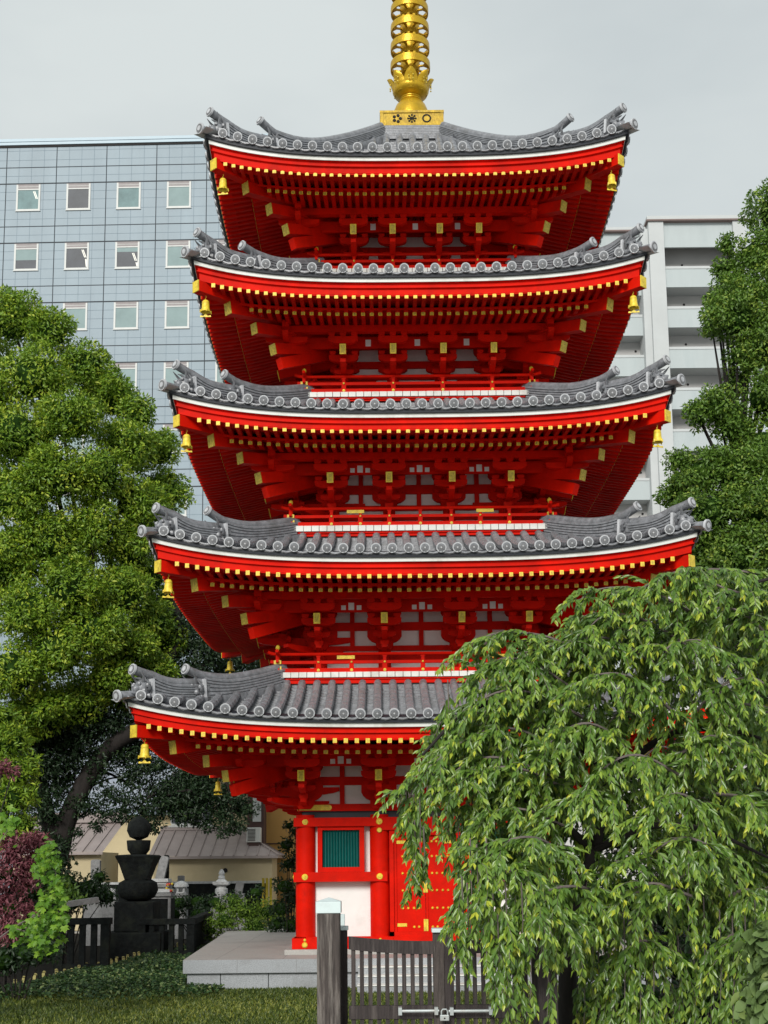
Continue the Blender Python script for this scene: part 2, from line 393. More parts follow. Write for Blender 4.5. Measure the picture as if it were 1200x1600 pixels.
def roof(T):
    R, zd = T['R'], T['zd']; rt = T['top'][0]
    mb = MB()
    sp = .289; n = int((R*2-.25)/sp); n -= (n % 2 == 0)
    xs = [(-n//2+.5+i+.5)*sp for i in range(n)] if False else [(i-(n-1)/2)*sp for i in range(n)]
    rad = .078
    def P(x, r, dz=0): return Vector((x, -r, roofz(T, r)+lift(T, x, r)+dz))
    for M in SIDES:
        mb.M = M
        # pan tiles in stepped courses between the rolls
        cuts = [xs[0]-sp]+xs+[xs[-1]+sp]
        for a, b in zip(cuts[:-1], cuts[1:]):
            m = (a+b)/2; rin = max(rt-.04, abs(m)-.12)
            if rin > R-.05: continue
            r = R-.02; nc = max(1, int((R-rin)/.17)); st = (R-.02-rin)/nc
            for c in range(nc):
                r0 = R-.02-c*st; r1 = r0-st-.01
                lo = .0; hi = -.045
                row0 = []; row1 = []; row2 = []
                for j in range(5):
                    u = j/4; x = a+(b-a)*u; sag = -.045*math.sin(math.pi*u)
                    xx = x
                    row0.append(P(xx, r0, sag+.0)); row1.append(P(xx, r1, sag+hi+.002)); row2.append(P(xx, r0, sag-.05))
                mb.grid([row1, row0, row2], 0)
            # crescent end of the pan at the eave
            row0 = []; row1 = []
            for j in range(7):
                u = j/6; x = a+(b-a)*u; sag = -.045*math.sin(math.pi*u)
                row0.append(P(x, R+.005, sag+.0)); row1.append(P(x, R+.005, sag-.030))
            mb.grid([row0, row1], 0)
            mb.grid([row1, [q+Vector((0, .06, .0)) for q in row1]], 0)
        # roll tiles with round faces
        for x in xs:
            rin = max(rt-.03, abs(x)+.04)
            if rin > R-.15: rin = R-.15
            m = max(2, int((R-rin)/.3)); pts = [P(x, R+.03-(R+.03-rin)*i/m, .035) for i in range(m+1)]
            mb.tube(pts, rad, 9, k=0)
            # joint rings
            for i in range(1, m):
                d = (pts[i]-pts[i-1]).normalized(); mb.tube([pts[i]-d*.006, pts[i]+d*.006], rad+.006, 9, k=0)
            p = pts[0]; d = (pts[0]-pts[1]).normalized()
            mb.tube([p-d*.03, p+d*.012], .091, 14, k=1)
            mb.tube([p+d*.012, p+d*.016], .071, 12, k=0)
            mb.tube([p+d*.016, p+d*.022], .050, 10, k=0); mb.tube([p+d*.022, p+d*.026], .038, 8, k=2); mb.tube([p+d*.026, p+d*.03], .016, 6, k=1)
            for q in range(8):
                a = q*math.pi/4+.2; e = Vector((math.cos(a)*.061, 0, math.sin(a)*.061))
                mb.beam(p+e+d*.014, p+e+d*.02, .017, .017, 2, up=(0, .1, 1))
    for M in SIDES:      # flat courses closing the roof against the storey above
        mb.M = M; zt_ = T['top'][1]
        for q in range(3): mb.box(-rt-.05+q*.02, rt+.05-q*.02, -rt-.05+q*.02, -rt+.1, zt_-.13+q*.05, zt_-.085+q*.05, 0)
    o = mb.build('roof', [TILE, TILEL, TILED], PAG, smooth=True)
    tag(o, None)
    o['label'] = '%s grey tiled roof of the pagoda' % STOREY[T['n']]
    # board layers under the tiles
    mb = MB()
    for M in SIDES:
        mb.M = M
        sweep_eave(mb, T, [(R-.30, .02), (R-.02, -.055), (R-.04, -.150), (R-.085, -.152)], 0)
        sweep_eave(mb, T, [(R-.085, -.152), (R-.09, -.222), (R-.16, -.226)], 1)
    mb.build('eave_board', [NAVY, WHITE], o)
    mb = MB()
    for M in SIDES:
        mb.M = M
        sweep_eave(mb, T, [(R-.10, -.228), (R-.15, -.232), (R-.155, -.295), (R-.135, -.298), (R-.135, -.318), (R-.178, -.322), (R-.182, (ump(T)+.02)-T['zd']), (T['fly']-.25, (ump(T)+.026)-T['zd'])], 0)
    mb.build('fascia', RED, o)
    # hip ridges
    def hip(r, dz=0, off=0):
        z = roofz(T, r)+lift(T, r, r)+dz
        return Vector((-r, -r, z))
    ends = {1: (4.31, 5.71, 5.10, 5.59), 2: (3.99, 8.73, 4.80, 8.56), 3: (3.74, 11.48, 4.53, 11.36), 4: (3.45, 14.25, 4.22, 14.13), 5: (3.14, 17.10, 4.03, 16.74)}[T['n']]
    for M in SIDES:
        mb = MB(); mb.M = M
        for (ra, rb, ztip) in ((rt-.05, ends[0]-.27, ends[1]), (ends[0]-.32, ends[2]-.27, ends[3])):
            m = 12; side = Vector((1, -1, 0)).normalized(); H = (.30 if T['n'] < 5 else .24) if ra < ends[0]-.5 else .27
            prof = [(.17, -.26), (.17, .02)]
            nl = 5
            for i in range(nl):
                z0 = .03+(H-.05)*i/nl; z1 = .03+(H-.05)*(i+1)/nl
                prof += [(.105, z0), (.105, z0+.012), (.128, z0+.014), (.128, z1-.004), (.105, z1)]
            prof += [(.085, H)]
            rowsA = []; rowsB = []
            cl = []
            for i in range(m+1):
                r = ra+(rb-ra)*i/m; curl = max(0, (i/m-.55)/.45)**2*(.10 if T['n'] < 5 or ra > 2 else .20)
                cl.append((hip(r), curl))
            for wd, z in prof:
                rowsA.append([p+side*wd+Vector((0, 0, z+(c if z > .2 else c*z/.2 if z > 0 else 0))) for p, c in cl])
                rowsB.append([p-side*wd+Vector((0, 0, z+(c if z > .2 else c*z/.2 if z > 0 else 0))) for p, c in cl])
            mb.grid(rowsA, 0); mb.grid(rowsB[::-1], 0); mb.grid([rowsA[-1], rowsB[-1]], 0)
            mb.add([q[-1] for q in rowsA]+[q[-1] for q in rowsB[::-1]], [tuple(range(2*len(rowsA)))], 0)
            # crowning roll, curling up to a round end
            out = Vector((-1, -1, 0)).normalized()
            tp = [p+Vector((0, 0, H+.03+c)) for p, c in cl]
            e = tp[-1]; zt = ztip-.06; rr = ends[0] if ra < ends[0]-.5 else ends[2]
            tip = Vector((-rr, -rr, zt)); v = tip-e
            for q in (.25, .5, .75, 1): tp.append(e+Vector((v.x*q, v.y*q, v.z*q**1.35)))
            mb.tube(tp, [.085]*(len(tp)-5)+[.078, .078, .079, .08, .084], 10, k=0)
            d = (tp[-1]-tp[-2]).normalized(); mb.tube([tp[-1]-d*.02, tp[-1]+d*.02], .100, 14, k=1); mb.tube([tp[-1]+d*.02, tp[-1]+d*.028], .080, 14, k=2); mb.tube([tp[-1]+d*.028, tp[-1]+d*.034], .05, 10, k=1)
            # pale frame plate closing the ridge
            p, c = cl[-1]; a = p+out*.01
            mb.prism([(-.17, -.02), (.17, -.02), (.13, H+.05), (-.13, H+.05)], (a, side, (0, 0, 1), out), .05, k=1)
        # corner roll tile running out to the tip
        tipz = {1: 5.12, 2: 8.10, 3: 10.915, 4: 13.665, 5: 16.31}[T['n']]; tr = {1: 5.31, 2: 5.0, 3: 4.73, 4: 4.41, 5: 4.19}[T['n']]
        a = hip(ends[2]-.25, .03); b = Vector((-tr, -tr, tipz-.08))
        pts = [a+Vector(((b.x-a.x)*q, (b.y-a.y)*q, (b.z-a.z)*q**1.9)) for q in (0, .2, .4, .6, .8, 1)]
        mb.tube(pts, .078, 10, k=0); d = (pts[-1]-pts[-2]).normalized()
        mb.tube([pts[-1]-d*.02, pts[-1]+d*.02], .108, 14, k=1); mb.tube([pts[-1]+d*.02, pts[-1]+d*.028], .085, 14, k=2); mb.tube([pts[-1]+d*.028, pts[-1]+d*.034], .05, 10, k=1)
        # flared corner pan under it
        s2 = Vector((1, -1, 0)).normalized()
        mb.grid([[p-s2*.2+Vector((0, 0, -.04)) for p in pts], [p-s2*.1+Vector((0, 0, -.07)) for p in pts], [p+s2*.1+Vector((0, 0, -.07)) for p in pts], [p+s2*.2+Vector((0, 0, -.04)) for p in pts]], 1)
        mb.build('corner_ridge', [TILE, TILEL, TILED], o, smooth=True)
        # ogre tiles
        out = Vector((-1, -1, 0)).normalized(); side = Vector((1, -1, 0)).normalized()
        for (rr, H) in ((ends[0]-.21, .30), (ends[2]-.21, .27)):
            g = MB(); g.M = M; c0 = hip(rr, H*.45)+out*.03
            def G(a, b, c): return c0+out*(a*1.25)+side*(b*1.35)+Vector((0, 0, c*1.3))
            g.ball(G(.05, 0, .02), .14, 10, sq=(1, 1, 1.1)); g.ball(G(.15, 0, .0), .085, 8); g.ball(G(.13, 0, -.08), .075, 8, sq=(1, 1, .6))
            g.ball(G(.20, 0, .035), .035, 6)
            for q in (-1, 1):
                g.ball(G(.14, q*.06, .07), .032, 6); g.ball(G(.10, q*.11, -.03), .05, 6); g.ball(G(.04, q*.14, -.10), .055, 6); g.ball(G(.05, q*.13, .05), .045, 6)
                g.tube([G(.08, q*.06, .10), G(.11, q*.11, .17), G(.17, q*.12, .225)], [.03, .022, .006], 6)
                g.tube([G(.02, q*.12, .0), G(.06, q*.18, .06), G(.12, q*.17, .12)], [.03, .02, .006], 6)
                g.tube([G(.16, q*.03, -.07), G(.22, q*.035, -.05), G(.235, q*.035, .0)], [.016, .012, .004], 5)
            g.tube([G(.03, 0, .10), G(.10, 0, .15), G(.18, 0, .15)], [.035, .025, .008], 6)
            for q in range(6):
                a = -1.0+q*.4; g.tube([G(0, math.sin(a)*.12, .0+math.cos(a)*.1), G(.03, math.sin(a)*.17, .0+math.cos(a)*.17)], [.03, .01], 5)
            g.build('ogre_tile', TILE, o, smooth=True)
    return o

def rafters(T):
    R = T['R']; ru = R-.155; rl = T['low']-.08; w = T['w']; sp = T['sp']
    um, lm = ump(T), T['lm']
    hw, hh = .078, .10
    mb = MB()
    def zl(r): return lm+.24*(rl-r)+.0           # axis of the lower rafters
    zi = lm+.165
    def zu(r): return zi+(um-zi)*(r-(rl-.1))/(ru-(rl-.1))
    n = int((ru*2-.4)/sp)+1; n -= n % 2
    xs = [(i-(n-1)/2)*sp for i in range(n)]
    for si, M in enumerate(SIDES):
        mb.M = M
        for x in xs:
            l = lambda r: lift(T, x, r)*.9
            pr = (0 if si == 0 else 10)+{2: 0, 3: 1, 1: 2, 4: 3, 5: 4}[T['n']]
            if abs(x) < ru-.25:
                a = MB(); g = MB(); a.M = g.M = M
                rin = max(rl-.15, abs(x)+.05); z = zu(ru)+l(ru)
                a.beam((x, -ru, z), (x, -rin, zu(rin)+l(rin)), hw*.92, hh*.88)
                g.box(x-hw*.45, x+hw*.45, -ru-.0035, -ru-.001, z-.036, z+.043, 0)
                g.box(x-hw*.26, x+hw*.26, -ru-.005, -ru-.0038, z-.026, z+.026, 1)
                RAFT.add(pr, a, g)
            if abs(x) < rl-.22:
                a = MB(); g = MB(); a.M = g.M = M
                rin = max(w-.1, abs(x)+.05); z = zl(rl)+l(rl)
                a.beam((x, -rl, z), (x, -rin, zl(rin)+l(rin)), hw, hh*1.15)
                g.box(x-hw*.49, x+hw*.49, -rl-.0035, -rl-.001, z-.046, z+.056, 0)
                g.box(x-hw*.24, x+hw*.24, -rl-.005, -rl-.0038, z-.034, z+.034, 1)
                RAFT.add(pr+.5, a, g)
        # soffit boards and the board lying on the lower rafter ends
        def sw(prof, ns=32):
            rows = []
            for r, z in prof: rows.append([(s*r, -r, z+.9*lift(T, s*r, r)) for s in [-1+2*i/ns for i in range(ns+1)]])
            mb.grid(rows)
        sw([(ru-.02, zu(ru)+.046), (rl-.15, zu(rl-.15)+.046)])
        sw([(rl-.0, zl(rl)+.056), (rl, zu(rl)-.04), (rl-.12, zu(rl)-.03)])
        sw([(rl-.02, zl(rl)+.058), (w-.1, zl(w-.1)+.058)])
        # purlin
        rp = T['d2'][0]-.25; zp = zl(rp)-.058
        mb.M = M
        for a, b in ((zp-.14, zp-.003),):
            mb.box(-rp-.35, rp+.35, -rp-.065, -rp+.065, a, b)
    o = mb.build('soffit', RED, PAG)
    # corner beams
    for M in SIDES:
        mb = MB(); gc = MB(); mb.M = M; gc.M = M
        f = T['fly']; lo = T['low']
        zf = T['um']+.195
        a = Vector((-f, -f, zf)); b = Vector((-lo+.3, -lo+.3, lm+.32)); mb.beam(a, b, .17, .21)
        d = (a-b).normalized(); gc.beam(a, a+d*.02, .178, .215, 0)
        c = mb.build('corner_beam', RED, PAG); gc.build('gold_end_plate', [GOLD, GOLDP], c); mb = MB(); gc = MB(); mb.M = M; gc.M = M
        zlw = lm+.095
        a = Vector((-lo, -lo, zlw)); b = Vector((-w+.1, -w+.1, zl(w)+.12)); mb.beam(a, b, .18, .24)
        d = (a-b).normalized(); gc.beam(a, a+d*.015, .185, .235, 1)
        c = mb.build('corner_beam', RED, PAG); gc.build('gold_end_plate', [GOLD, GOLDP], c)
    return zl

def boat(mb, c, e1, out, zb, zt, half, core_, th):
    """bracket arm with curved underside: outline in (e1,z), thick along out"""
    h = zt-zb; pts = [(-half, zt-h*.45), (-half, zt), (half, zt), (half, zt-h*.45)]
    for i in range(5):
        a = i/4*math.pi/2; pts.append((half-(half-core_)*(1-math.cos(a))*.85-.0-(half-core_)*.15*math.sin(a), zt-h*.45-h*.55*math.sin(a)))
    pts.append((core_, zb)); pts.append((-core_, zb))
    for i in range(4, -1, -1):
        a = i/4*math.pi/2; pts.append((-(half-(half-core_)*(1-math.cos(a))*.85-(half-core_)*.15*math.sin(a)), zt-h*.45-h*.55*math.sin(a)))
    # drop duplicate neighbours
    q = []
    for p in pts:
        if not q or (abs(p[0]-q[-1][0])+abs(p[1]-q[-1][1])) > 1e-4: q.append(p)
    c = Vector(c); out = Vector(out)
    mb.prism(q, (c-out*th/2, e1, (0, 0, 1), out), th)
def masu(mb, c, e1, out, z0, z1, s):
    """bearing block, narrower foot"""
    pts = [(-s*.32, z0), (s*.32, z0), (s*.5, z0+(z1-z0)*.45), (s*.5, z1), (-s*.5, z1), (-s*.5, z0+(z1-z0)*.45)]
    c = Vector(c); out = Vector(out); mb.prism([(a, b) for a, b in pts], (c-out*s*.45, e1, (0, 0, 1), out), s*.9)

def brackets(T, zl):
    w = T['w']; rt, zt = T['d2']; r1, z1 = T['d1']; ot = rt-w
    wz = T['wz']; rp = rt-.25; zp = zl(rp)-.058-.14
    E1 = Vector((1, 0, 0)); OUT = Vector((0, -1, 0))
    s = .9 if T['n'] > 3 else 1.0
    e_ = (zt-2.1)/24; s1_, s2_, s3_ = .12+.35*e_, .22+.42*e_, .36+.42*e_
    def front_set(mb, gc, x, edge=False):
        c = lambda r, xx=x: Vector((xx, -r, 0))
        # top arm carrying the purlin
        mb_z = zp
        for dx in (-.25, 0, .25): masu(mb, c(rp, x+dx*s), E1, OUT, mb_z-.085, mb_z-.002, .14*s)
        boat(mb, c(rp), E1, OUT, mb_z-.235, mb_z-.087, .33*s, .12, .10)
        # lower, further-in arm
        rb = rp-.38; zb = zt+.10
        for dx in (-.25, 0, .25): masu(mb, c(rb, x+dx*s), E1, OUT, zb+.02, zb+.10, .14*s)
        boat(mb, c(rb), E1, OUT, zb-.13, zb+.018, .33*s, .12, .10)
        # tail rafter
        a = Vector((x, -rt, zt)); b = Vector((x, -w+.1, zt+.24*(rt-w)))
        mb.beam(a, b, .115, .185)
        d = (a-b).normalized(); gc.beam(a, a+d*.015, .125, .20, 0); gc.beam(a+d*.015, a+d*.018, .075, .15, 1)
        # under it: stub arms stepping out of the wall
        z = zt-.14
        boat(mb, Vector((x, -(w+.30), 0)), OUT, E1, z-.16, z, .62*ot+.1, .15, .11)
        masu(mb, c(w+.55*ot), E1, OUT, z+.0, z+.08, .15*s)
        boat(mb, c(w+.45*ot), E1, OUT, z-.10, z-.001, .22*s, .1, .095)
        masu(mb, c(w+.42*ot), E1, OUT, z-.26, z-.162, .17*s)
        boat(mb, Vector((x, -(w+.12), 0)), OUT, E1, z-.36, z-.262, .42*ot, .12, .11)
    def wall_set(mb, x):
        # arms lying in the wall: upper row, lower row, big block at the foot
        for (a, b) in ((wz[0], wz[1]), (wz[2], wz[3])):
            h = a-b
            boat(mb, Vector((x, -w-.06, 0)), E1, OUT, b+h*.12, a, .34*s, .075, .09)
            for dx in (-.25, .25): masu(mb, Vector((x+dx*s, -w-.07, 0)), E1, OUT, a+.0, a+.07, .13*s)
        masu(mb, Vector((x, -w-.07, 0)), E1, OUT, wz[3]-.10, wz[3]+.06, .34*s)
    for M in SIDES:
        for x in (-T['wi'], T['wi']):
            mb = MB(); mb.M = M; gc = MB(); gc.M = M
            front_set(mb, gc, x); wall_set(mb, x)
            o = mb.build('bracket_set', RED, PAG); gc.build('tail_rafter_cap', [GOLD, GOLDP], o)
    for M in SIDES:
        mb = MB(); gc = MB()
        M2 = M @ rotz(-math.pi/2)
        mb.M = M; gc.M = M; front_set(mb, gc, -w); wall_set(mb, -w)
        gc0 = gc; gc = MB(); mb.M = M2; gc.M = M2; front_set(mb, gc, w); wall_set(mb, w)
        mb.M = M
        D = Vector((-1, -1, 0)).normalized(); S = Vector((1, -1, 0)).normalized()
        # diagonal beams with gold plates
        o_ = []
        def plate(): o_.append(gc); g2 = MB(); g2.M = M; return g2
        gc = plate(); a = Vector((-r1, -r1, z1)); b = Vector((-w, -w, z1+s1_*(r1-w))); mb.beam(a, b, .17, .22); d = (a-b).normalized(); gc.beam(a, a+d*.015, .175, .215, 1)
        gc = plate(); a = Vector((-rt, -rt, zt)); b = Vector((-w, -w, zt+s2_*(rt-w))); mb.beam(a, b, .17, .215); d = (a-b).normalized(); gc.beam(a, a+d*.015, .175, .21, 1)
        a = Vector((-rt+.12, -rt+.12, zt-.25)); b = Vector((-w, -w, zt-.25+s3_*(rt-w))); mb.beam(a, b, .16, .22)
        boat(mb, Vector((-w, -w, 0)), D, S, zt-.50, zt-.36, .9, .2, .14)
        # post carrying the corner where the purlins cross
        masu(mb, Vector((-rp, -rp, 0)), D, S, z1+.11, zp+.0, .26)
        boat(mb, Vector((-rp, -rp, 0)), E1, OUT, zp-.22, zp-.10, .42, .2, .11); 
        boat(mb, Vector((-rp, -rp, 0)), Vector((0, 1, 0)), E1, zp-.225, zp-.105, .42, .2, .11)
        o = mb.build('corner_bracket_set', RED, PAG)
        for g_ in [gc0]+o_+[gc]: g_.build('tail_rafter_cap', [GOLD, GOLDP], o)

def body(T):
    w = T['w']; n = T['n']; wz = T['wz']
    top = T['zd']+.35
    bot = wz[3]-.05 if n == 1 else T['sk']-.1
    mb = MB(); mb.box(-w+.02, w-.02, -w+.02, w-.02, bot, top)
    core_ = mb.build('wall', PLASTER, PAG)
    mb = MB()
    for M in SIDES:
        mb.M = M
        def strip(z0, z1, o=.05, x=None):
            x = x or w+.06; mb.box(-x, x, -w-o, -w+.015, z0, z1)
        strip(wz[0], top-.01, .045); strip(wz[2], wz[1], .055)
        if n > 1:
            strip(wz[3]-.10, wz[3], .06)
            lowz = T['wr'][0]
            # lower panel with slim white strips showing under the rail
            for cx, hw in ((0, T['wi']), (-(w+T['wi'])/2, (w-T['wi'])/2), ((w+T['wi'])/2, (w-T['wi'])/2)):
                pass
            strip(lowz, lowz+.16, .055)
            strip(wz[3]-.30, wz[3]-.19, .05)
        for x in (-w, -T['wi'], T['wi'], w):
            mb.tube([(x, -w, bot), (x, -w, wz[3]-.1 if n > 1 else wz[3])], .13, 10)
        if n <= 3:     # struts mid-bay
            for x in (0, -(w+T['wi'])/2, (w+T['wi'])/2):
                mb.box(x-.045, x+.045, -w-.052, -w+.01, wz[3], wz[2]+.01); mb.box(x-.045, x+.045, -w-.042, -w+.01, wz[1]-.01, wz[0]+.01)
    mb.build('wall_beams', RED, core_)
    # through board with small white infills between the upper bracket arms
    mb = MB(); rp = T['d2'][0]-.25; rb = rp-.33; zt_ = T['lm']+.24*(T['low']-.08-rp)-.058-.14
    wi = T['wi']; mids = (0, (w+wi)/2, -(w+wi)/2)
    for M in SIDES:
        mb.M = M; mb.box(-rb, rb, -rb, -rb+.05, zt_-.19, zt_+.05, 0)
        for x in mids:
            mb.box(x-.055, x+.055, -rb-.004, -rb, zt_-.15, zt_-.01, 1)
            if n in (1, 2, 3):
                for q in (-1, 1): mb.box(x+q*.15-.045, x+q*.15+.045, -rb-.004, -rb, zt_-.15, zt_-.06, 1)
    mb.build('through_board', [RED, PLASTER], core_)
    return core_

def balcony(T):
    b = T['b']; z0 = T['wr'][0]; rz = T['rail']
    mb = MB()
    for M in SIDES:
        mb.M = M; mb.box(-b-.0, b+.0, -b-.02, -b+.22, T['sk'], T['wr'][1])
        mb.box(-b-.05, b+.05, -b-.05, -b+.15, T['wr'][1]-.035, T['wr'][1])
    mb.M = I4; mb.box(-b+.2, b-.2, -b+.2, b-.2, T['sk']+.05, z0-.02)
    deck = mb.build('balcony', RED, PAG)
    for si, M in enumerate(SIDES):
        n = int(2*(b+.05)/.152); st = 2*(b+.05)/n
        for i in range(n):
            mb = MB(); mb.M = M; FLOORB.add((0 if si == 0 else 10)+abs(T['n']-2.6), mb)
            x = -b-.05+i*st; mb.box(x+.006, x+st-.006, -b-.085+random.uniform(-.003, .003), -b+.4, T['wr'][1], z0)
    ra = MB()
    zr = (rz, (rz*.6+(z0+.05)*.4)+.0, z0+.055)
    zr = (rz, z0+(rz-z0)*.56, z0+.05)
    e = b+.19
    for si, M in enumerate(SIDES):
        ra.M = M; pr = (0 if si == 0 else 10)+abs(T['n']-2.6)
        # top rail, round, ends flaring up
        pts = [(-e, -b, zr[0]+.045), (-e+.09, -b, zr[0]+.015), (-e+.2, -b, zr[0]), (e-.2, -b, zr[0]), (e-.09, -b, zr[0]+.015), (e, -b, zr[0]+.045)]
        ra.tube(pts, [.036, .034, .032, .032, .034, .036], 8)
        f = b+.14
        pts = [(-f, -b, zr[1]+.02), (-f+.15, -b, zr[1]), (f-.15, -b, zr[1]), (f, -b, zr[1]+.02)]
        for p, q in zip(pts[:-1], pts[1:]): ra.beam(p, q, .05, .058)
        g = b+.10
        ra.box(-g, g, -b-.035, -b+.035, z0, z0+.085)
        # posts
        step = 2*b/(6 if T['n'] >= 4 else 7)
        xs = [-T['w'], -T['wi'], T['wi'], T['w']]
        if T['n'] <= 3: xs += [0, -(T['w']+T['wi'])/2, (T['w']+T['wi'])/2]
        for x in xs:
            po = MB(); po.M = M; RPOST.add(pr, po)
            po.box(x-.045, x+.045, -b-.028, -b+.028, z0+.086, zr[1]-.03); po.box(x-.03, x+.03, -b-.026, -b+.026, zr[1]+.03, zr[0]-.06); po.box(x-.042, x+.042, -b-.03, -b+.03, zr[0]-.058, zr[0]-.032)
            for z, r in ((zr[1], .022), (z0+.045, .034)):
                go = MB(); go.M = M; STUD.add(pr, go); go.tube([(x, -b-.03, z), (x, -b-.05, z)], [r, r*.8], 10); go.tube([(x, -b-.05, z), (x, -b-.06, z)], [r*.45, r*.3], 8)
        if T['n'] in (2, 3):
            for q in (-1, 1):
                xq = q*(T['w']+T['wi']*1.0)/2*(1.08 if T['n'] == 3 else 1.08); go = MB(); go.M = M; STUD.add(pr, go); go.box(xq-.17, xq+.17, -b-.034, -b-.02, zr[0]-.10, zr[0]-.035)
        # corner post with gold bands and ball
        x = -b; po = MB(); po.M = M; RPOST.add(pr, po); po.tube([(x, -b, z0), (x, -b, rz+.07)], .042, 10)
        go = MB(); go.M = M; STUD.add(pr-.5, go)
        go.tube([(x, -b, z0+.0), (x, -b, z0+.13)], .062, 12); go.tube([(x, -b, zr[1]-.045), (x, -b, zr[1]+.045)], .06, 12)
        g1 = go; go = MB(); go.M = M; STUD.add(pr-.5, go)
        go.box(x-.075, x+.075, -b-.068, -b-.05, z0+.01, z0+.12); go.box(x-.07, x+.07, -b-.066, -b-.05, zr[1]-.035, zr[1]+.035)
        go = MB(); go.M = M; STUD.add(pr-.5, go)
        go.lathe([(.02, .05), (.03, .06), (.02, .075), (.035, .095), (.045, .12), (.035, .155), (.006, .18)], 10, (x, -b, rz+.01))
    r = ra.build('railing', RED, PAG)

for T in TIERS:
    roof(T); zl_ = rafters(T); brackets(T, zl_); body(T)
    if T['n'] > 1: balcony(T)

RAFT.finish(PAG, 'rafter_cap', [GOLD, GOLDP]); RPOST.finish(PAG); FLOORB.finish(PAG)

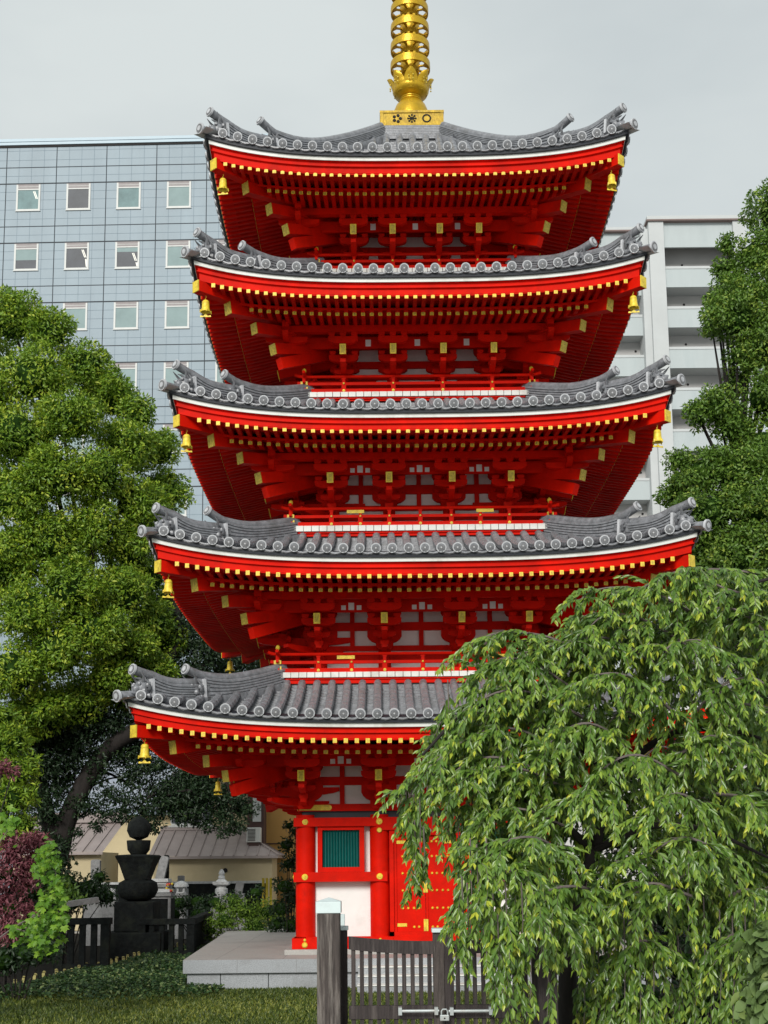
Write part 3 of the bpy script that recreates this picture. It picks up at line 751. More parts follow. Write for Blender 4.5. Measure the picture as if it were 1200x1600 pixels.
# first storey body
def first_storey():
    w = 2.28; wi = .865; z0 = .60
    mb = MB(); mb.box(-w+.03, w-.03, -w+.03, w-.03, .5, 3.3)
    wall = mb.build('plaster_wall', PLASTER, PAG)
    mb = MB()
    for M in SIDES:
        mb.M = M
        mb.box(-w-.24, w+.24, -w-.24, -w+.02, z0, z0+.19); mb.box(-w-.20, w+.20, -w-.20, -w+.02, z0+.19, z0+.215)
        for q in (-1, 1): mb.box(q*(w+.205), q*.72, -w-.215, -w+.02, 1.84, 2.02)
        mb.box(-w-.215, w+.215, -w-.20, -w+.02, 2.88, 3.045)                       # head beam
        mb.box(-wi, wi, -w-.198, -w+.02, 2.80, 2.88)
        mb.box(-w-.10, w+.10, -w-.14, -w+.02, 3.17, 3.305)
        mb.box(-w-.05, w+.05, -w-.06, -w+.02, 3.045, 3.17, 1)
    mb.build('tie_beams', [RED, NAVY], PAG)
    for M in SIDES:
        for x in (-w, -wi):
            mb = MB(); mb.M = M; mb.tube([(x, -w, z0+.19), (x, -w, 3.1)], .185, 24); mb.box(x-.24, x+.24, -w-.262, -w+.1, z0+.001, z0+.20); c = mb.build('column', RED, PAG, smooth=True)
            s = MB(); s.M = M
            for z, zz in ((z0+.075, .055), (z0+.165, .03)): s.tube([(x, -w-.262, z), (x, -w-.285, z)], [zz, zz*.7], 14)
            s.build('column_stud', GOLD, c)
        mb = MB(); mb.M = M; x = wi; mb.tube([(x, -w, z0+.19), (x, -w, 3.1)], .185, 24); mb.box(x-.24, x+.24, -w-.262, -w+.1, z0+.001, z0+.20); c = mb.build('column', RED, PAG, smooth=True)
        s = MB(); s.M = M
        for z, zz in ((z0+.075, .055), (z0+.165, .03)): s.tube([(x, -w-.262, z), (x, -w-.285, z)], [zz, zz*.7], 14)
        s.build('column_stud', GOLD, c)
    for si, M in enumerate(SIDES):
        g = MB(); g.M = M
        for x in (-w, -wi, wi, w):
            for z in (1.93, 2.965):
                g = MB(); g.M = M; STUD.add(-5 if si == 0 else 20, g)
                y = -w-.215 if z < 2 else -w-.20
                g.tube([(x, y, z), (x, y-.018, z)], [.062, .05], 16); g.tube([(x, y-.018, z), (x, y-.03, z)], [.03, .02], 10)
            if abs(x) < 1: g = MB(); g.M = M; STUD.add(-5 if si == 0 else 20, g); g.tube([(x, -w-.20, 2.80), (x, -w-.222, 2.80)], [.05, .04], 14)
        for q in (-1, 1):
            g = MB(); g.M = M; STUD.add(-5 if si == 0 else 20, g); g.box(q*(w+.105), q*(w-.46), -w-.152, -w-.14, 3.185, 3.29); g.tube([(q*(w-.46), -w-.142, 3.2375), (q*(w-.46), -w-.153, 3.2375)], .052, 14)
    for M in SIDES:
        # windows
        for q in (-1, 1):
            cx = q*1.60; hw = .445
            mb = MB(); mb.M = M; y = -w-.05
            x0, x1 = cx-hw, cx+hw
            mb.box(x0, x0+.09, y-.09, y+.08, 2.022, 2.878); mb.box(x1-.09, x1, y-.09, y+.08, 2.022, 2.878)
            mb.box(x0+.09, x1-.09, y-.092, y+.08, 2.022, 2.11); mb.box(x0+.09, x1-.09, y-.092, y+.08, 2.81, 2.878)
            # white slips left and right stand in the plaster behind
            f = mb.build('window', RED, PAG)
            l = MB(); l.M = M; n = 13; st = (2*hw-.18)/n
            l.box(x0+.09, x1-.09, y-.005, y+.05, 2.11, 2.81)
            for i in range(n):
                a = x0+.09+i*st; c = Vector((a+st/2, y-.03, 2.435))
                l.prism([(-st*.42, 0), (0, .042), (st*.42, 0)], ((a+st/2, y-.006, 2.11), (1, 0, 0), (0, -1, 0), (0, 0, 1)), .70)
            l.build('lattice', GREEN, f)
        # door
        mb = MB(); mb.M = M; y = -w-.06
        for q in (-1, 1):
            mb.box(q*.68, q*.60, y-.10, y+.08, .815, 2.80); mb.box(q*.60, q*.545, y-.05, y+.08, .815, 2.73)
        mb.box(-.60, .60, y-.095, y+.08, 2.70, 2.80); mb.box(-.68, .68, y-.10, y+.08, .81, .90)
        fr = mb.build('door_frame', RED, PAG)
        for q in (-1, 1):
            d = MB(); d.M = M; d.box(q*.004, q*.545, y-.02, y+.03, .90, 2.70)
            d.box(q*.004, q*.045, y-.04, y-.02, .90, 2.70)
            dd = d.build('door', RED, PAG)
            s = MB(); s.M = M
            for z in (.98, 1.33, 1.66, 1.98, 2.30, 2.58):
                for x in (.13, .22, .33, .43):
                    if z in (.98, 2.58) and x > .3: continue
                    s = MB(); s.M = M; DSTUD.add(0 if M is SIDES[0] else 1, s); s.tube([(q*x, y-.02, z), (q*x, y-.05, z)], [.026, .012], 10)
            for z in (1.02, 2.57): s = MB(); s.M = M; DSTUD.add(0 if M is SIDES[0] else 1, s); s.box(q*.36, q*.54, y-.032, y-.02, z-.03, z+.03)
            for z in (.905, 1.62, 2.45): s = MB(); s.M = M; DSTUD.add(0 if M is SIDES[0] else 1, s); s.box(q*.002, q*.042, y-.052, y-.04, z, z+.22)
first_storey()
STUD.finish(PAG); DSTUD.finish(PAG)

# spire
def spire():
    root = bpy.data.objects.new('spire', None); COL.objects.link(root); root.parent = PAG; root.location = (0, 0, 0)
    mb = MB(); b = .695
    [mb.box(-b-e, b+e, -b-e, b+e, 18.02+.05*q, 18.02+.05*q+h) for q in range(8) for e, h in ((.14-.016*q, .034), (.115-.016*q, .0499))]; mb.build('tile_plinth', TILE, root)
    mb = MB()
    mb.box(-b, b, -b, b, 18.42, 18.72); mb.box(-b-.02, b+.02, -b-.02, b+.02, 18.72, 18.775)
    for M in SIDES:
        mb.M = M
        mb.box(-b-.006, -b+.06, -b-.012, -b, 18.42, 18.72); mb.box(b-.06, b+.006, -b-.012, -b, 18.42, 18.72); mb.box(-b+.06, b-.06, -b-.01, -b, 18.42, 18.45)
        for i, x in enumerate((-.33, 0, .33)):
            n = (5, 8, 18)[i]
            for q in range(n):
                a = 2*math.pi*q/n; r = .075 if i == 0 else .085
                mb.ball((x+math.cos(a)*r, -b-.006, 18.585+math.sin(a)*r), (.038, .024, .02)[i], 6, k=1, sq=(1, .5, 1))
            if i == 1:
                for q in range(4):
                    a = math.pi*q/4; mb.beam((x-math.cos(a)*.08, -b-.012, 18.585-math.sin(a)*.08), (x+math.cos(a)*.08, -b-.012, 18.585+math.sin(a)*.08), .014, .014, 1, up=(0, 1, 0))
    mb.M = I4
    mb.build('dew_basin', [BASIN, BLACK], root)
    mb = MB(); mb.lathe([(.43, 18.775), (.43, 18.95), (.40, 19.15), (.34, 19.30), (.27, 19.38), (.22, 19.40), (.25, 19.425), (.25, 19.44), (.21, 19.455), (.24, 19.48), (.24, 19.495), (.21, 19.51), (.28, 19.54), (.38, 19.60), (.415, 19.67), (.40, 19.75), (.37, 19.79), (.1, 19.80)], 36)
    mb.build('inverted_bowl', GOLDB, root, smooth=True)
    for i in range(8):
        a = i*math.pi/4; m = MB(); m.M = rotz(a)
        rows = []
        for j in range(11):
            t = j/10; wdt = (.07+.085*math.sin(math.pi*min(1, .1+t*.95))**.7)*(1 if t < .92 else .8); r = .37+.10*math.sin(t*math.pi*.5)+.07*max(0, t-.6)/.4
            z = 19.58+.40*t
            rows.append([(r-.06*abs(u)**2, u*wdt, z) for u in (-1, -.6, 0, .6, 1)])
        m.grid(rows); m.grid([[(x-.03, y, z) for x, y, z in row] for row in rows][::-1])
        m.k = 1
        for q in range(5): m.ball((.465, (-.05, .05, 0, -.04, .045)[q], (19.80, 19.82, 19.87, 19.73, 19.72)[q]), .02, 6)
        m.build('lotus_petal', [GOLDB, GOLDP], root, smooth=True)
    mb = MB(); mb.tube([(0, 0, 19.5), (0, 0, 25.0)], .16, 16); mb.build('mast', GOLDB, root, smooth=True)
    zs = [20.29+.4725*i for i in range(9)]
    for i, z in enumerate(zs):
        ro = .455-.012*i*.6
        m = MB(); h = .085
        n = 40
        m.lathe([(ro-.02, z-h), (ro, z-h), (ro+.004, z), (ro, z+h), (ro-.02, z+h), (ro-.02, z-h)], n) if False else None
        rows = []
        for (r, zz) in ((ro-.03, -h), (ro, -h), (ro+.004, 0), (ro, h), (ro-.03, h), (ro-.03, -h)):
            rows.append([(math.cos(2*math.pi*j/n)*r, math.sin(2*math.pi*j/n)*r, z+zz) for j in range(n)])
        m.grid(rows, close=True)
        # pierced web: spokes with an inner hoop
        ri = .20
        for q in range(8):
            a = 2*math.pi*(q+.5)/8; m.beam((math.cos(a)*ri, math.sin(a)*ri, z-.02), (math.cos(a)*(ro-.01), math.sin(a)*(ro-.01), z-.05), .05, .03)
            for s in (-1, 1):
                a2 = a+s*.25; m.beam((math.cos(a)*.33, math.sin(a)*.33, z-.04), (math.cos(a2)*(ro-.02), math.sin(a2)*(ro-.02), z-.05), .04, .025)
        rows = []
        for (r, zz) in ((ri, -.16), (ri+.03, .05), (ri-.02, .20), (ri-.04, -.16), (ri, -.16)):
            rows.append([(math.cos(2*math.pi*j/24)*r, math.sin(2*math.pi*j/24)*r, z+zz) for j in range(24)])
        m.grid(rows, close=True)
        for q in range(10):
            a = 2*math.pi*q/10+.15; m.tube([(math.cos(a)*.165, math.sin(a)*.165, z+.04), (math.cos(a)*.205, math.sin(a)*.205, z+.28)], [.03, .052], 7)
        m.build('ring', GOLDB, root, smooth=True)
    mb = MB()
    for q in range(4):
        a = q*math.pi/2
        for t in range(9): 
            mb.tube([(math.cos(a)*.1*(1), math.sin(a)*.1, 24.7+t*.17), (math.cos(a)*(.5-.05*t), math.sin(a)*(.5-.05*t), 24.8+t*.19)], [.03, .01], 5)
    mb.ball((0, 0, 26.4), .18, 12); mb.ball((0, 0, 26.85), .16, 12); mb.lathe([(.02, 27), (.05, 27.05), (.01, 27.25)], 8)
    mb.build('water_flame', GOLDB, root)
spire()

# wind bells hanging under the eave corners
def bell():
    r = empty('wind_bell')
    m = MB(); m.tube([(0, 0, .0), (.012, 0, -.03), (-.01, 0, -.06), (0, 0, -.10)], .008, 6); m.build('hook', GOLD, r)
    m = MB(); m.lathe([(.02, -.10), (.05, -.105), (.072, -.13), (.078, -.16), (.075, -.165), (.08, -.20), (.083, -.27), (.092, -.29), (.092, -.31), (.11, -.36), (.10, -.36), (.07, -.28), (.02, -.27)], 14)
    for q in range(4):
        a = q*math.pi/2+.4; m.tube([(math.cos(a)*.10, math.sin(a)*.10, -.33), (math.cos(a)*.125, math.sin(a)*.125, -.385)], [.03, .008], 6)
    m.build('bell_body', GOLD, r, smooth=True)
    m = MB(); m.tube([(0, 0, -.27), (0, 0, -.44)], .007, 5); m.build('clapper_rod', GOLD, r)
    m = MB(); m.prism([(-.11, -.43), (-.12, -.465), (.12, -.465), (.11, -.43), (.05, -.44), (0, -.40), (-.05, -.44)], ((0, -.006, 0), (1, 0, 0), (0, 0, 1), (0, 1, 0)), .012); m.build('wind_plate', GOLD, r)
    return r
proto = bell(); first = True
CN = [('left front', -1, -1), ('right front', 1, -1), ('left rear', -1, 1), ('right rear', 1, 1)]
for T in TIERS:
    for nm, sx, sy in CN:
        if sy > 0 and T['n'] > 2: continue
        o = proto if first else copy_tree(proto); first = False
        f = T['fly']-.16
        o.location = (sx*f, sy*f, T['um']+.085); o.rotation_euler = (0, 0, random.uniform(-.3, .3))
        o.scale = (.88, .88, .92)
        tag(o, 'small golden wind bell hanging under the %s corner of the %s pagoda roof' % (nm, STOREY[T['n']]), 'wind bell', 'wind bells under the pagoda roof corners')

# granite platform
def platform():
    r = empty('stone_platform', (0, 0, 0), 'low granite platform with overhanging slab under the pagoda', 'platform')
    yF, yB = -3.8, 9.0
    def quad(mb, e, z0, z1, k=0):
        x0, x1 = -4.36-e, -4.98-e; xr = 4.36+e; yf = yF-e
        v = [(x0, yf, z0), (xr, yf, z0), (xr, yB, z0), (x1, yB, z0), (x0, yf, z1), (xr, yf, z1), (xr, yB, z1), (x1, yB, z1)]
        mb.add(v, [(3, 2, 1, 0), (0, 1, 5, 4), (1, 2, 6, 5), (2, 3, 7, 6), (3, 0, 4, 7)], 0); mb.add(v[4:], [(0, 1, 2, 3)], 1)
    mb = MB(); quad(mb, 0, .27, .508); s = mb.build('slab', [STONE, STONET], r, bevel=.012)
    mb = MB()
    for x in np.arange(-3.4, 4.3, 1.05): mb.box(x-.005, x+.005, yF-.002, yF+.2, .272, .506)
    for y in np.arange(-2.6, 8, 1.2): mb.box(-4.3, 4.3, y-.004, y+.004, .5, .5095)
    for i, x in enumerate(np.arange(-3.8, 4.3, 1.2)): mb.box(x-.004, x+.004, -3.75, 8.9, .5, .5093)
    mb.build('slab_joints', GSTONE, s)
    mb = MB(); quad(mb, -.07, -.1, .27); mb.build('plinth', [STONE, STONE], r)
    mb = MB()
    for x in (-3.7, -2.85, -1.2, .4, 2.0, 3.4): mb.box(x-.006, x+.006, yF+.064, yF+.2, -.05, .268)
    mb.build('plinth_joints', DSTONE, r)
    mb = MB(); mb.box(-2.65, 2.65, -2.68, 2.65, .50, .60); mb.build('foundation_stone', STONET, r, bevel=.01)
    st = empty('stone_steps', (0, 0, 0), 'three granite steps up to the platform seen between the gate pickets', 'steps')
    for i in range(3):
        mb = MB(); z = .125*(3-i)+.0; mb.box(-1.25, 1.5, -3.8-.36*(i+1), -3.8-.36*i-.002, 0, z, 0); mb.box(-1.25, 1.5, -3.8-.36*(i+1)-.02, -3.8-.36*i-.002, z, z+.02, 1)
        mb.build('step', [STONE, WHITE], st)
platform()

# ------------------------------------------------------------------ ground
def ground():
    mb = MB(); mb.grid([[(-400, -60, -.02), (400, -60, -.02)], [(-400, 700, -.02), (400, 700, -.02)]][::-1])
    tag(mb.build('ground', CITY), kind='structure')
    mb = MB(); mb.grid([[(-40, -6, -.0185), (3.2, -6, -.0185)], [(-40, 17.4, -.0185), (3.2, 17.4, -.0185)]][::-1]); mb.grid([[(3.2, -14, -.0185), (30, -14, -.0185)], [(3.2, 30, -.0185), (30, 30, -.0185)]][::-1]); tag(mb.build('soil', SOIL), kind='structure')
    # lawn sheet following the edging stakes
    mb = MB(); mb.grid([[(-14, -16.9, -.016), (3.2, -16.9, -.016)], [(-8.6, -6.5, -.016), (3.2, -6.5, -.016)], [(-7.8, -3.7, -.016), (3.2, -3.7, -.016)], [(-6.9, 2, -.016), (3.2, 2, -.016)], [(-5.9, 9.3, -.016), (3.2, 9.3, -.016)]][::-1])
    tag(mb.build('lawn', LAWN), kind='structure')
ground()
STK = [(at(5, 1537, -3.7).x, -3.9), (-6.95, -.5), (-6.55, 3.0), (-6.2, 6.5), (-5.7, 11)]
def edge_x(y):
    y = np.asarray(y); return np.interp(y, [-12, -3.9, -.5, 3, 6.5, 11], [-9.6, -7.75, -7.1, -6.75, -6.4, -5.7])
def cover():
    # ivy-like ground cover behind, short grass in front
    n = 52000; x = rng.uniform(-9.5, -3.6, n); y = -6+rng.random(n)**1.0*15.5
    ok = (x > edge_x(y)) & ((x < -4.42-(y+3.8)*.048) | (y < -3.85))
    ok &= rng.random(n) < np.clip((y+6.2)/2.2, 0, 1)
    x = x[ok]; y = y[ok]; n = len(x)
    hgt = .05+.10*rng.random(n)+.05*np.sin(x*2.1)*np.sin(y*1.3)
    P = np.stack([x, y, hgt*np.clip((x-edge_x(y))*3, .3, 1)], 1)
    leaves('ivy_ground_cover', P, unit(n)*[1, 1, .5], unit(n)*.5+[0, -.1, .8], .075*(.6+.8*rng.random(n)), .055*(.6+.7*rng.random(n)), L_IVY, rng.random(n)**1.2).__setitem__('kind', 'stuff')
    n = 80000; x = rng.uniform(-8.5, 3.5, n); y = rng.uniform(-10.6, -3.9, n)
    ok = (x > edge_x(y)-.1) & (x > -.285*(y+27)-.9)
    x = x[ok]; y = y[ok]; n = len(x)
    P = np.stack([x, y, np.full(n, -.015)], 1); D_ = unit(n)*[.7, .7, .2]+[0, 0, 1]
    patch = .5+.35*np.sin(x*.9+1)*np.sin(y*1.1)
    leaves('short_grass', P, D_, unit(n)+[0, -.6, .4], .06*(.5+rng.random(n)), .022, L_GRASS, np.clip(rng.random(n)*.8+patch*.35-.1, 0, 1)).__setitem__('kind', 'stuff')
cover()
def stakes():
    m = MB(); m.tube([(0, 0, -.05), (0, 0, .15)], [.036, .036], 8, k=1); m.tube([(0, 0, .15), (0, .012, .165)], [.036, .030], 8, k=0); m.box(-.03, .03, -.042, -.03, .03, .15, 0)
    p = m.build('edging_stake', [STAKEM, STAKEB]); k = 0
    for y in np.arange(-4.6, 10.5, .42):
        o = p if k == 0 else p.copy()
        if k: COL.objects.link(o)
        k += 1
        o.location = (float(edge_x(y))+random.uniform(-.02, .02)-.03, float(y), random.uniform(-.03, .02)); o.rotation_euler = (random.uniform(-.1, .1), random.uniform(-.1, .1), random.uniform(-.5, .5))
        o.scale = (1, 1, random.uniform(.85, 1.15))
        tag(o, 'short stake with pale cut top in the row edging the ground cover', 'stake', 'stakes edging the ground cover')
stakes()

# ------------------------------------------------------------------ office building, left background
def office():
    Y = 60.0; A = -.02
    r = empty('office_building', (at(0, 1355, Y).x, Y, 0), 'tall office block clad in blue grey tile panels with square windows left of the pagoda', 'building')
    # local frame: origin at photo x=0 on the facade
    O = at(0, 1355, Y); r.rotation_euler = (0, 0, A)
    s = (at(320, 400, Y).x-at(0, 400, Y).x)/320
    ztop = at(160, 217, Y).z
    def Z(y): return at(160, y, Y).z
    X = lambda px: (px)*s
    x0, x1 = X(-160)-1, X(420)
    # correct for the upward convergence: local x measured at the height of the windows
    off = at(0, 300, Y).x-O.x
    mb = MB(); mb.box(x0+off, x1+off, 0, 22, 0, Z(228)); w = mb.build('wall', PANEL, r)
    mb = MB(); mb.box(x0+off-.1, x1+off+.1, -.12, 22, Z(226.5), ztop); mb.box(x0+off-.14, x1+off+.14, -.16, 22, ztop-.25, ztop-.1); mb.build('parapet', ROOFEDGE, r)
    mb = MB(); mb.box(x0+off-.02, x1+off+.02, -.06, 22, Z(229.5), Z(226.5)-.002); mb.build('parapet_gap', BLACK, r)
    mod = X(79.3); c0 = off+X(9)
    fl = Z(286)-Z(378.5); zb = Z(286)
    th = MB(); fine = MB()
    ni = int((c0-(x0+off))/mod)+1; nx = int((x1-x0)/mod)+2
    for i in range(-ni, nx):
        x = c0+i*mod
        if x0+off < x < x1+off: th.box(x-.03, x+.03, -.008, .01, 0, Z(229.5))
        for q in (1, 2, 3):
            xx = x+mod*q/4
            if x0+off < xx < x1+off: fine.box(xx-.012, xx+.012, -.005, .01, 0, Z(229.5))
    for k in range(-1, 9):
        z = zb-k*fl
        if z < .5: break
        if z < Z(229.5): th.box(x0+off, x1+off, -.01, .01, z-.045, z+.045)
        if k >= -1 and z+fl*.275 < Z(229.5): th.box(x0+off, x1+off, -.0095, .01, z+fl*.275-.03, z+fl*.275+.03)
        for q in (.13, .40, .56, .72, .86):
            zz = z-fl+fl*q if k < 8 else z
            if 0 < zz < Z(229.5): fine.box(x0+off, x1+off, -.0045, .01, zz-.012, zz+.012)
    th.build('panel_joints', JOINT, w); fine.build('fine_joints', JOINTF, w)
    ww = X(38); wh = fl*.40
    rows = ['lddtb', 'lbwnb', 'bbbbb', 'bbbbb', 'bbbbb', 'bbbbb', 'bbbbb']
    pat = {0: ['d', 'l', 'd', 't', 'b', 'b'], 1: ['d', 'h', 'w', 'n', 'b', 'b']}
    for k in range(7):
        z1 = zb-k*fl-.10; z0 = z1-wh-.18
        if z0 < 2: break
        for i in range(-2, 7):
            cx = c0+i*mod+mod*.455
            if cx-ww > x1+off or cx < x0+off+1: continue
            a, b = cx-ww/2, cx+ww/2
            m = MB()
            m.box(a, a+.13, -.055, .02, z0, z1); m.box(b-.13, b, -.055, .02, z0, z1); m.box(a+.13, b-.13, -.05, .02, z0, z0+.12); m.box(a+.13, b-.13, -.05, .02, z1-.42, z1-.34)
            m.box(a-.04, b+.04, -.08, .02, z0-.05, z0, 0)
            m.box(a+.13, b-.13, -.045, .02, z1-.34, z1, 1); m.box(a+.13, b-.13, -.06, .02, z1-.20, z1-.17, 0); m.box(a, b, -.06, .02, z1, z1+.03, 1)
            f = m.build('window', [FRAME, HEADB], r)
            key = pat.get(k, ['b']*6)[i+1] if (k in pat and 0 <= i+1 < 6) else 'b'
            g = MB(); za, zc = z0+.12, z1-.42; pa, pb = a+.13, b-.13
            mt = {'b': BLIND, 't': BLINDT, 'd': BLINDT, 'l': BLINDT, 'h': DPANE, 'w': DPANE, 'n': DPANE}[key]
            if key == 'd' and k == 0 and i == 1: mt = DPANE
            zm = zc
            if key == 'h': zm = za+(zc-za)*.45
            if key == 'n': zm = za+(zc-za)*.78
            g.box(pa, pb, -.02, .02, za, zm, 1)
            if zm < zc: g.box(pa, pb, -.021, .02, zm, zc, 0)
            if key in 'b': g.box(pa, pb, -.0215, -.019, za, za+.03, 0)
            g.build('pane', [BLIND, mt], f)
            if key in ('l', 'w', 'n'):
                lm = MB()
                for q in ([0, 1] if key != 'l' else [0]):
                    for dx in (0, .10):
                        xa = pb-.42+q*.28+dx; zt_ = zm-.10-q*.72
                        lm.beam((xa, -.024, zt_), (min(xa+.28, pb-.03), -.024, max(zt_-.62, za+.05)), .01, .05, up=(0, 1, 0)) if False else lm.prism([(xa, zt_), (xa+.06, zt_), (min(xa+.28, pb-.01), max(zt_-.60, za+.03)), (min(xa+.22, pb-.07), max(zt_-.60, za+.03))], ((0, -.026, 0), (1, 0, 0), (0, 0, 1), (0, 1, 0)), .004)
                lm.build('ceiling_lamp', LAMP, f)
office()

# ------------------------------------------------------------------ apartment block, right background
def apartment():
    Y = 65.0
    r = empty('apartment_building', (0, 0, 0), 'white apartment block with rows of recessed balconies behind the right side of the pagoda', 'building')
    X = lambda px, py: at(px, py, Y).x
    Z = lambda py, px=1090: at(px, py, Y).z
    xa, xb, xc, xd = X(1014, 400), X(1037.5, 400), X(1146, 400), X(1166, 400)
    xl = X(860, 400)
    zt = Z(348)
    fl = (Z(386)-Z(639))/4
    op = (Z(386)-Z(416))
    m = MB(); m.box(xb-.1, xc+.1, .2+Y+1.4, Y+14, 0, zt-.5); m.box(xl, xa+.1, Y+2.1, Y+14, 0, zt-.9); core_ = m.build('wall', APTI, r)
    m = MB(); m.box(xa, xb, Y-.25, Y+14, 0, zt); m.box(xc, xd, Y-.25, Y+14, 0, zt); m.box(xa-.55, xa-.002, Y+.1, Y+14, 0, zt-.42); m.build('pillar', APTW, r)
    m = MB(); m.box(xa-.15, xd+.2, Y-.4, Y+14, zt, zt+.12, 0); m.box(xa-.1, xd+.15, Y-.35, Y+14, zt+.12, zt+.42, 1); m.box(xl-.1, xa-.01, Y+.4, Y+14, zt-.42, zt-.3, 0); m.box(xl-.05, xa-.01, Y+.45, Y+14, zt-.3, zt-.05, 1)
    m.build('roof_coping', [APTC, APTW], r)
    for k in range(-1, 11):
        ztop = Z(386)-k*fl           # soffit of the opening above parapet k
        if ztop-fl < .5: break
        # right bay
        p = MB(); top = ztop-op if k >= 0 else zt-.001; bot = ztop-fl if k >= 0 else ztop-fl+ (fl-0) if False else (Z(386)-(k+1)*fl)
        if k == -1: top = zt-.002; bot = Z(386)
        p.box(xb+.001, xc-.001, Y, Y+.16, bot, top-(.20 if k >= 0 else 0)); 
        if k >= 0: p.box(xb+.001, xc-.001, Y-.04, Y+.20, top-.20, top, 1); p.box(xb+.001, xc-.001, Y+.161, Y+1.65, bot, bot+.18, 1)
        p.build('balcony_parapet', [APTP, APTW], r)
        # left bay, set back
        d = .75; dz = .30
        p = MB(); t2 = top-dz if k >= 0 else zt-.43; b2 = bot-dz
        p.box(xl, xa-.551, Y+d, Y+d+.16, b2, t2-(.20 if k >= 0 else 0))
        if k >= 0: p.box(xl, xa-.551, Y+d-.04, Y+d+.2, t2-.20, t2, 1); p.box(xl, xa-.551, Y+d+.161, Y+2.4, b2, b2+.18, 1)
        p.build('balcony_parapet', [APTP, APTW], r)
        if k >= 0:
            v = MB()
            for px in (1073 if k < 6 else 1080,): 
                x = X(px, 400)+.0; v.tube([(x, Y+1.59, ztop-op+.62+.25), (x, Y+1.56, ztop-op+.62+.25)], .09, 10)
            for px in (1000, 968): 
                x = X(px, 500); v.tube([(x, Y+2.09, ztop-op+.55), (x, Y+2.05, ztop-op+.55)], .09, 10)
            v.build('vent_cap', BLACK, r)
            v = MB()
            for px in (985, 940):
                x = X(px, 750); v.box(x-1.0, x+1.0, Y+2.02, Y+2.09, ztop-fl-dz+.2, ztop-op-dz+.25, 0); v.box(x-.92, x-.04, Y+1.99, Y+2.019, ztop-fl-dz+.25, ztop-op-dz+.17, 1); v.box(x+.04, x+.92, Y+1.99, Y+2.019, ztop-fl-dz+.25, ztop-op-dz+.17, 1)
            x = X(1090, 400); v.box(x-1.6, x+1.6, Y+1.52, Y+1.598, ztop-fl+.2, ztop-op+.12, 0); v.box(x-1.5, x-.05, Y+1.50, Y+1.519, ztop-fl+.25, ztop-op+.04, 1); v.box(x+.05, x+1.5, Y+1.50, Y+1.519, ztop-fl+.25, ztop-op+.04, 1)
            v.build('window', [FRAME, DPANE], r)
apartment()

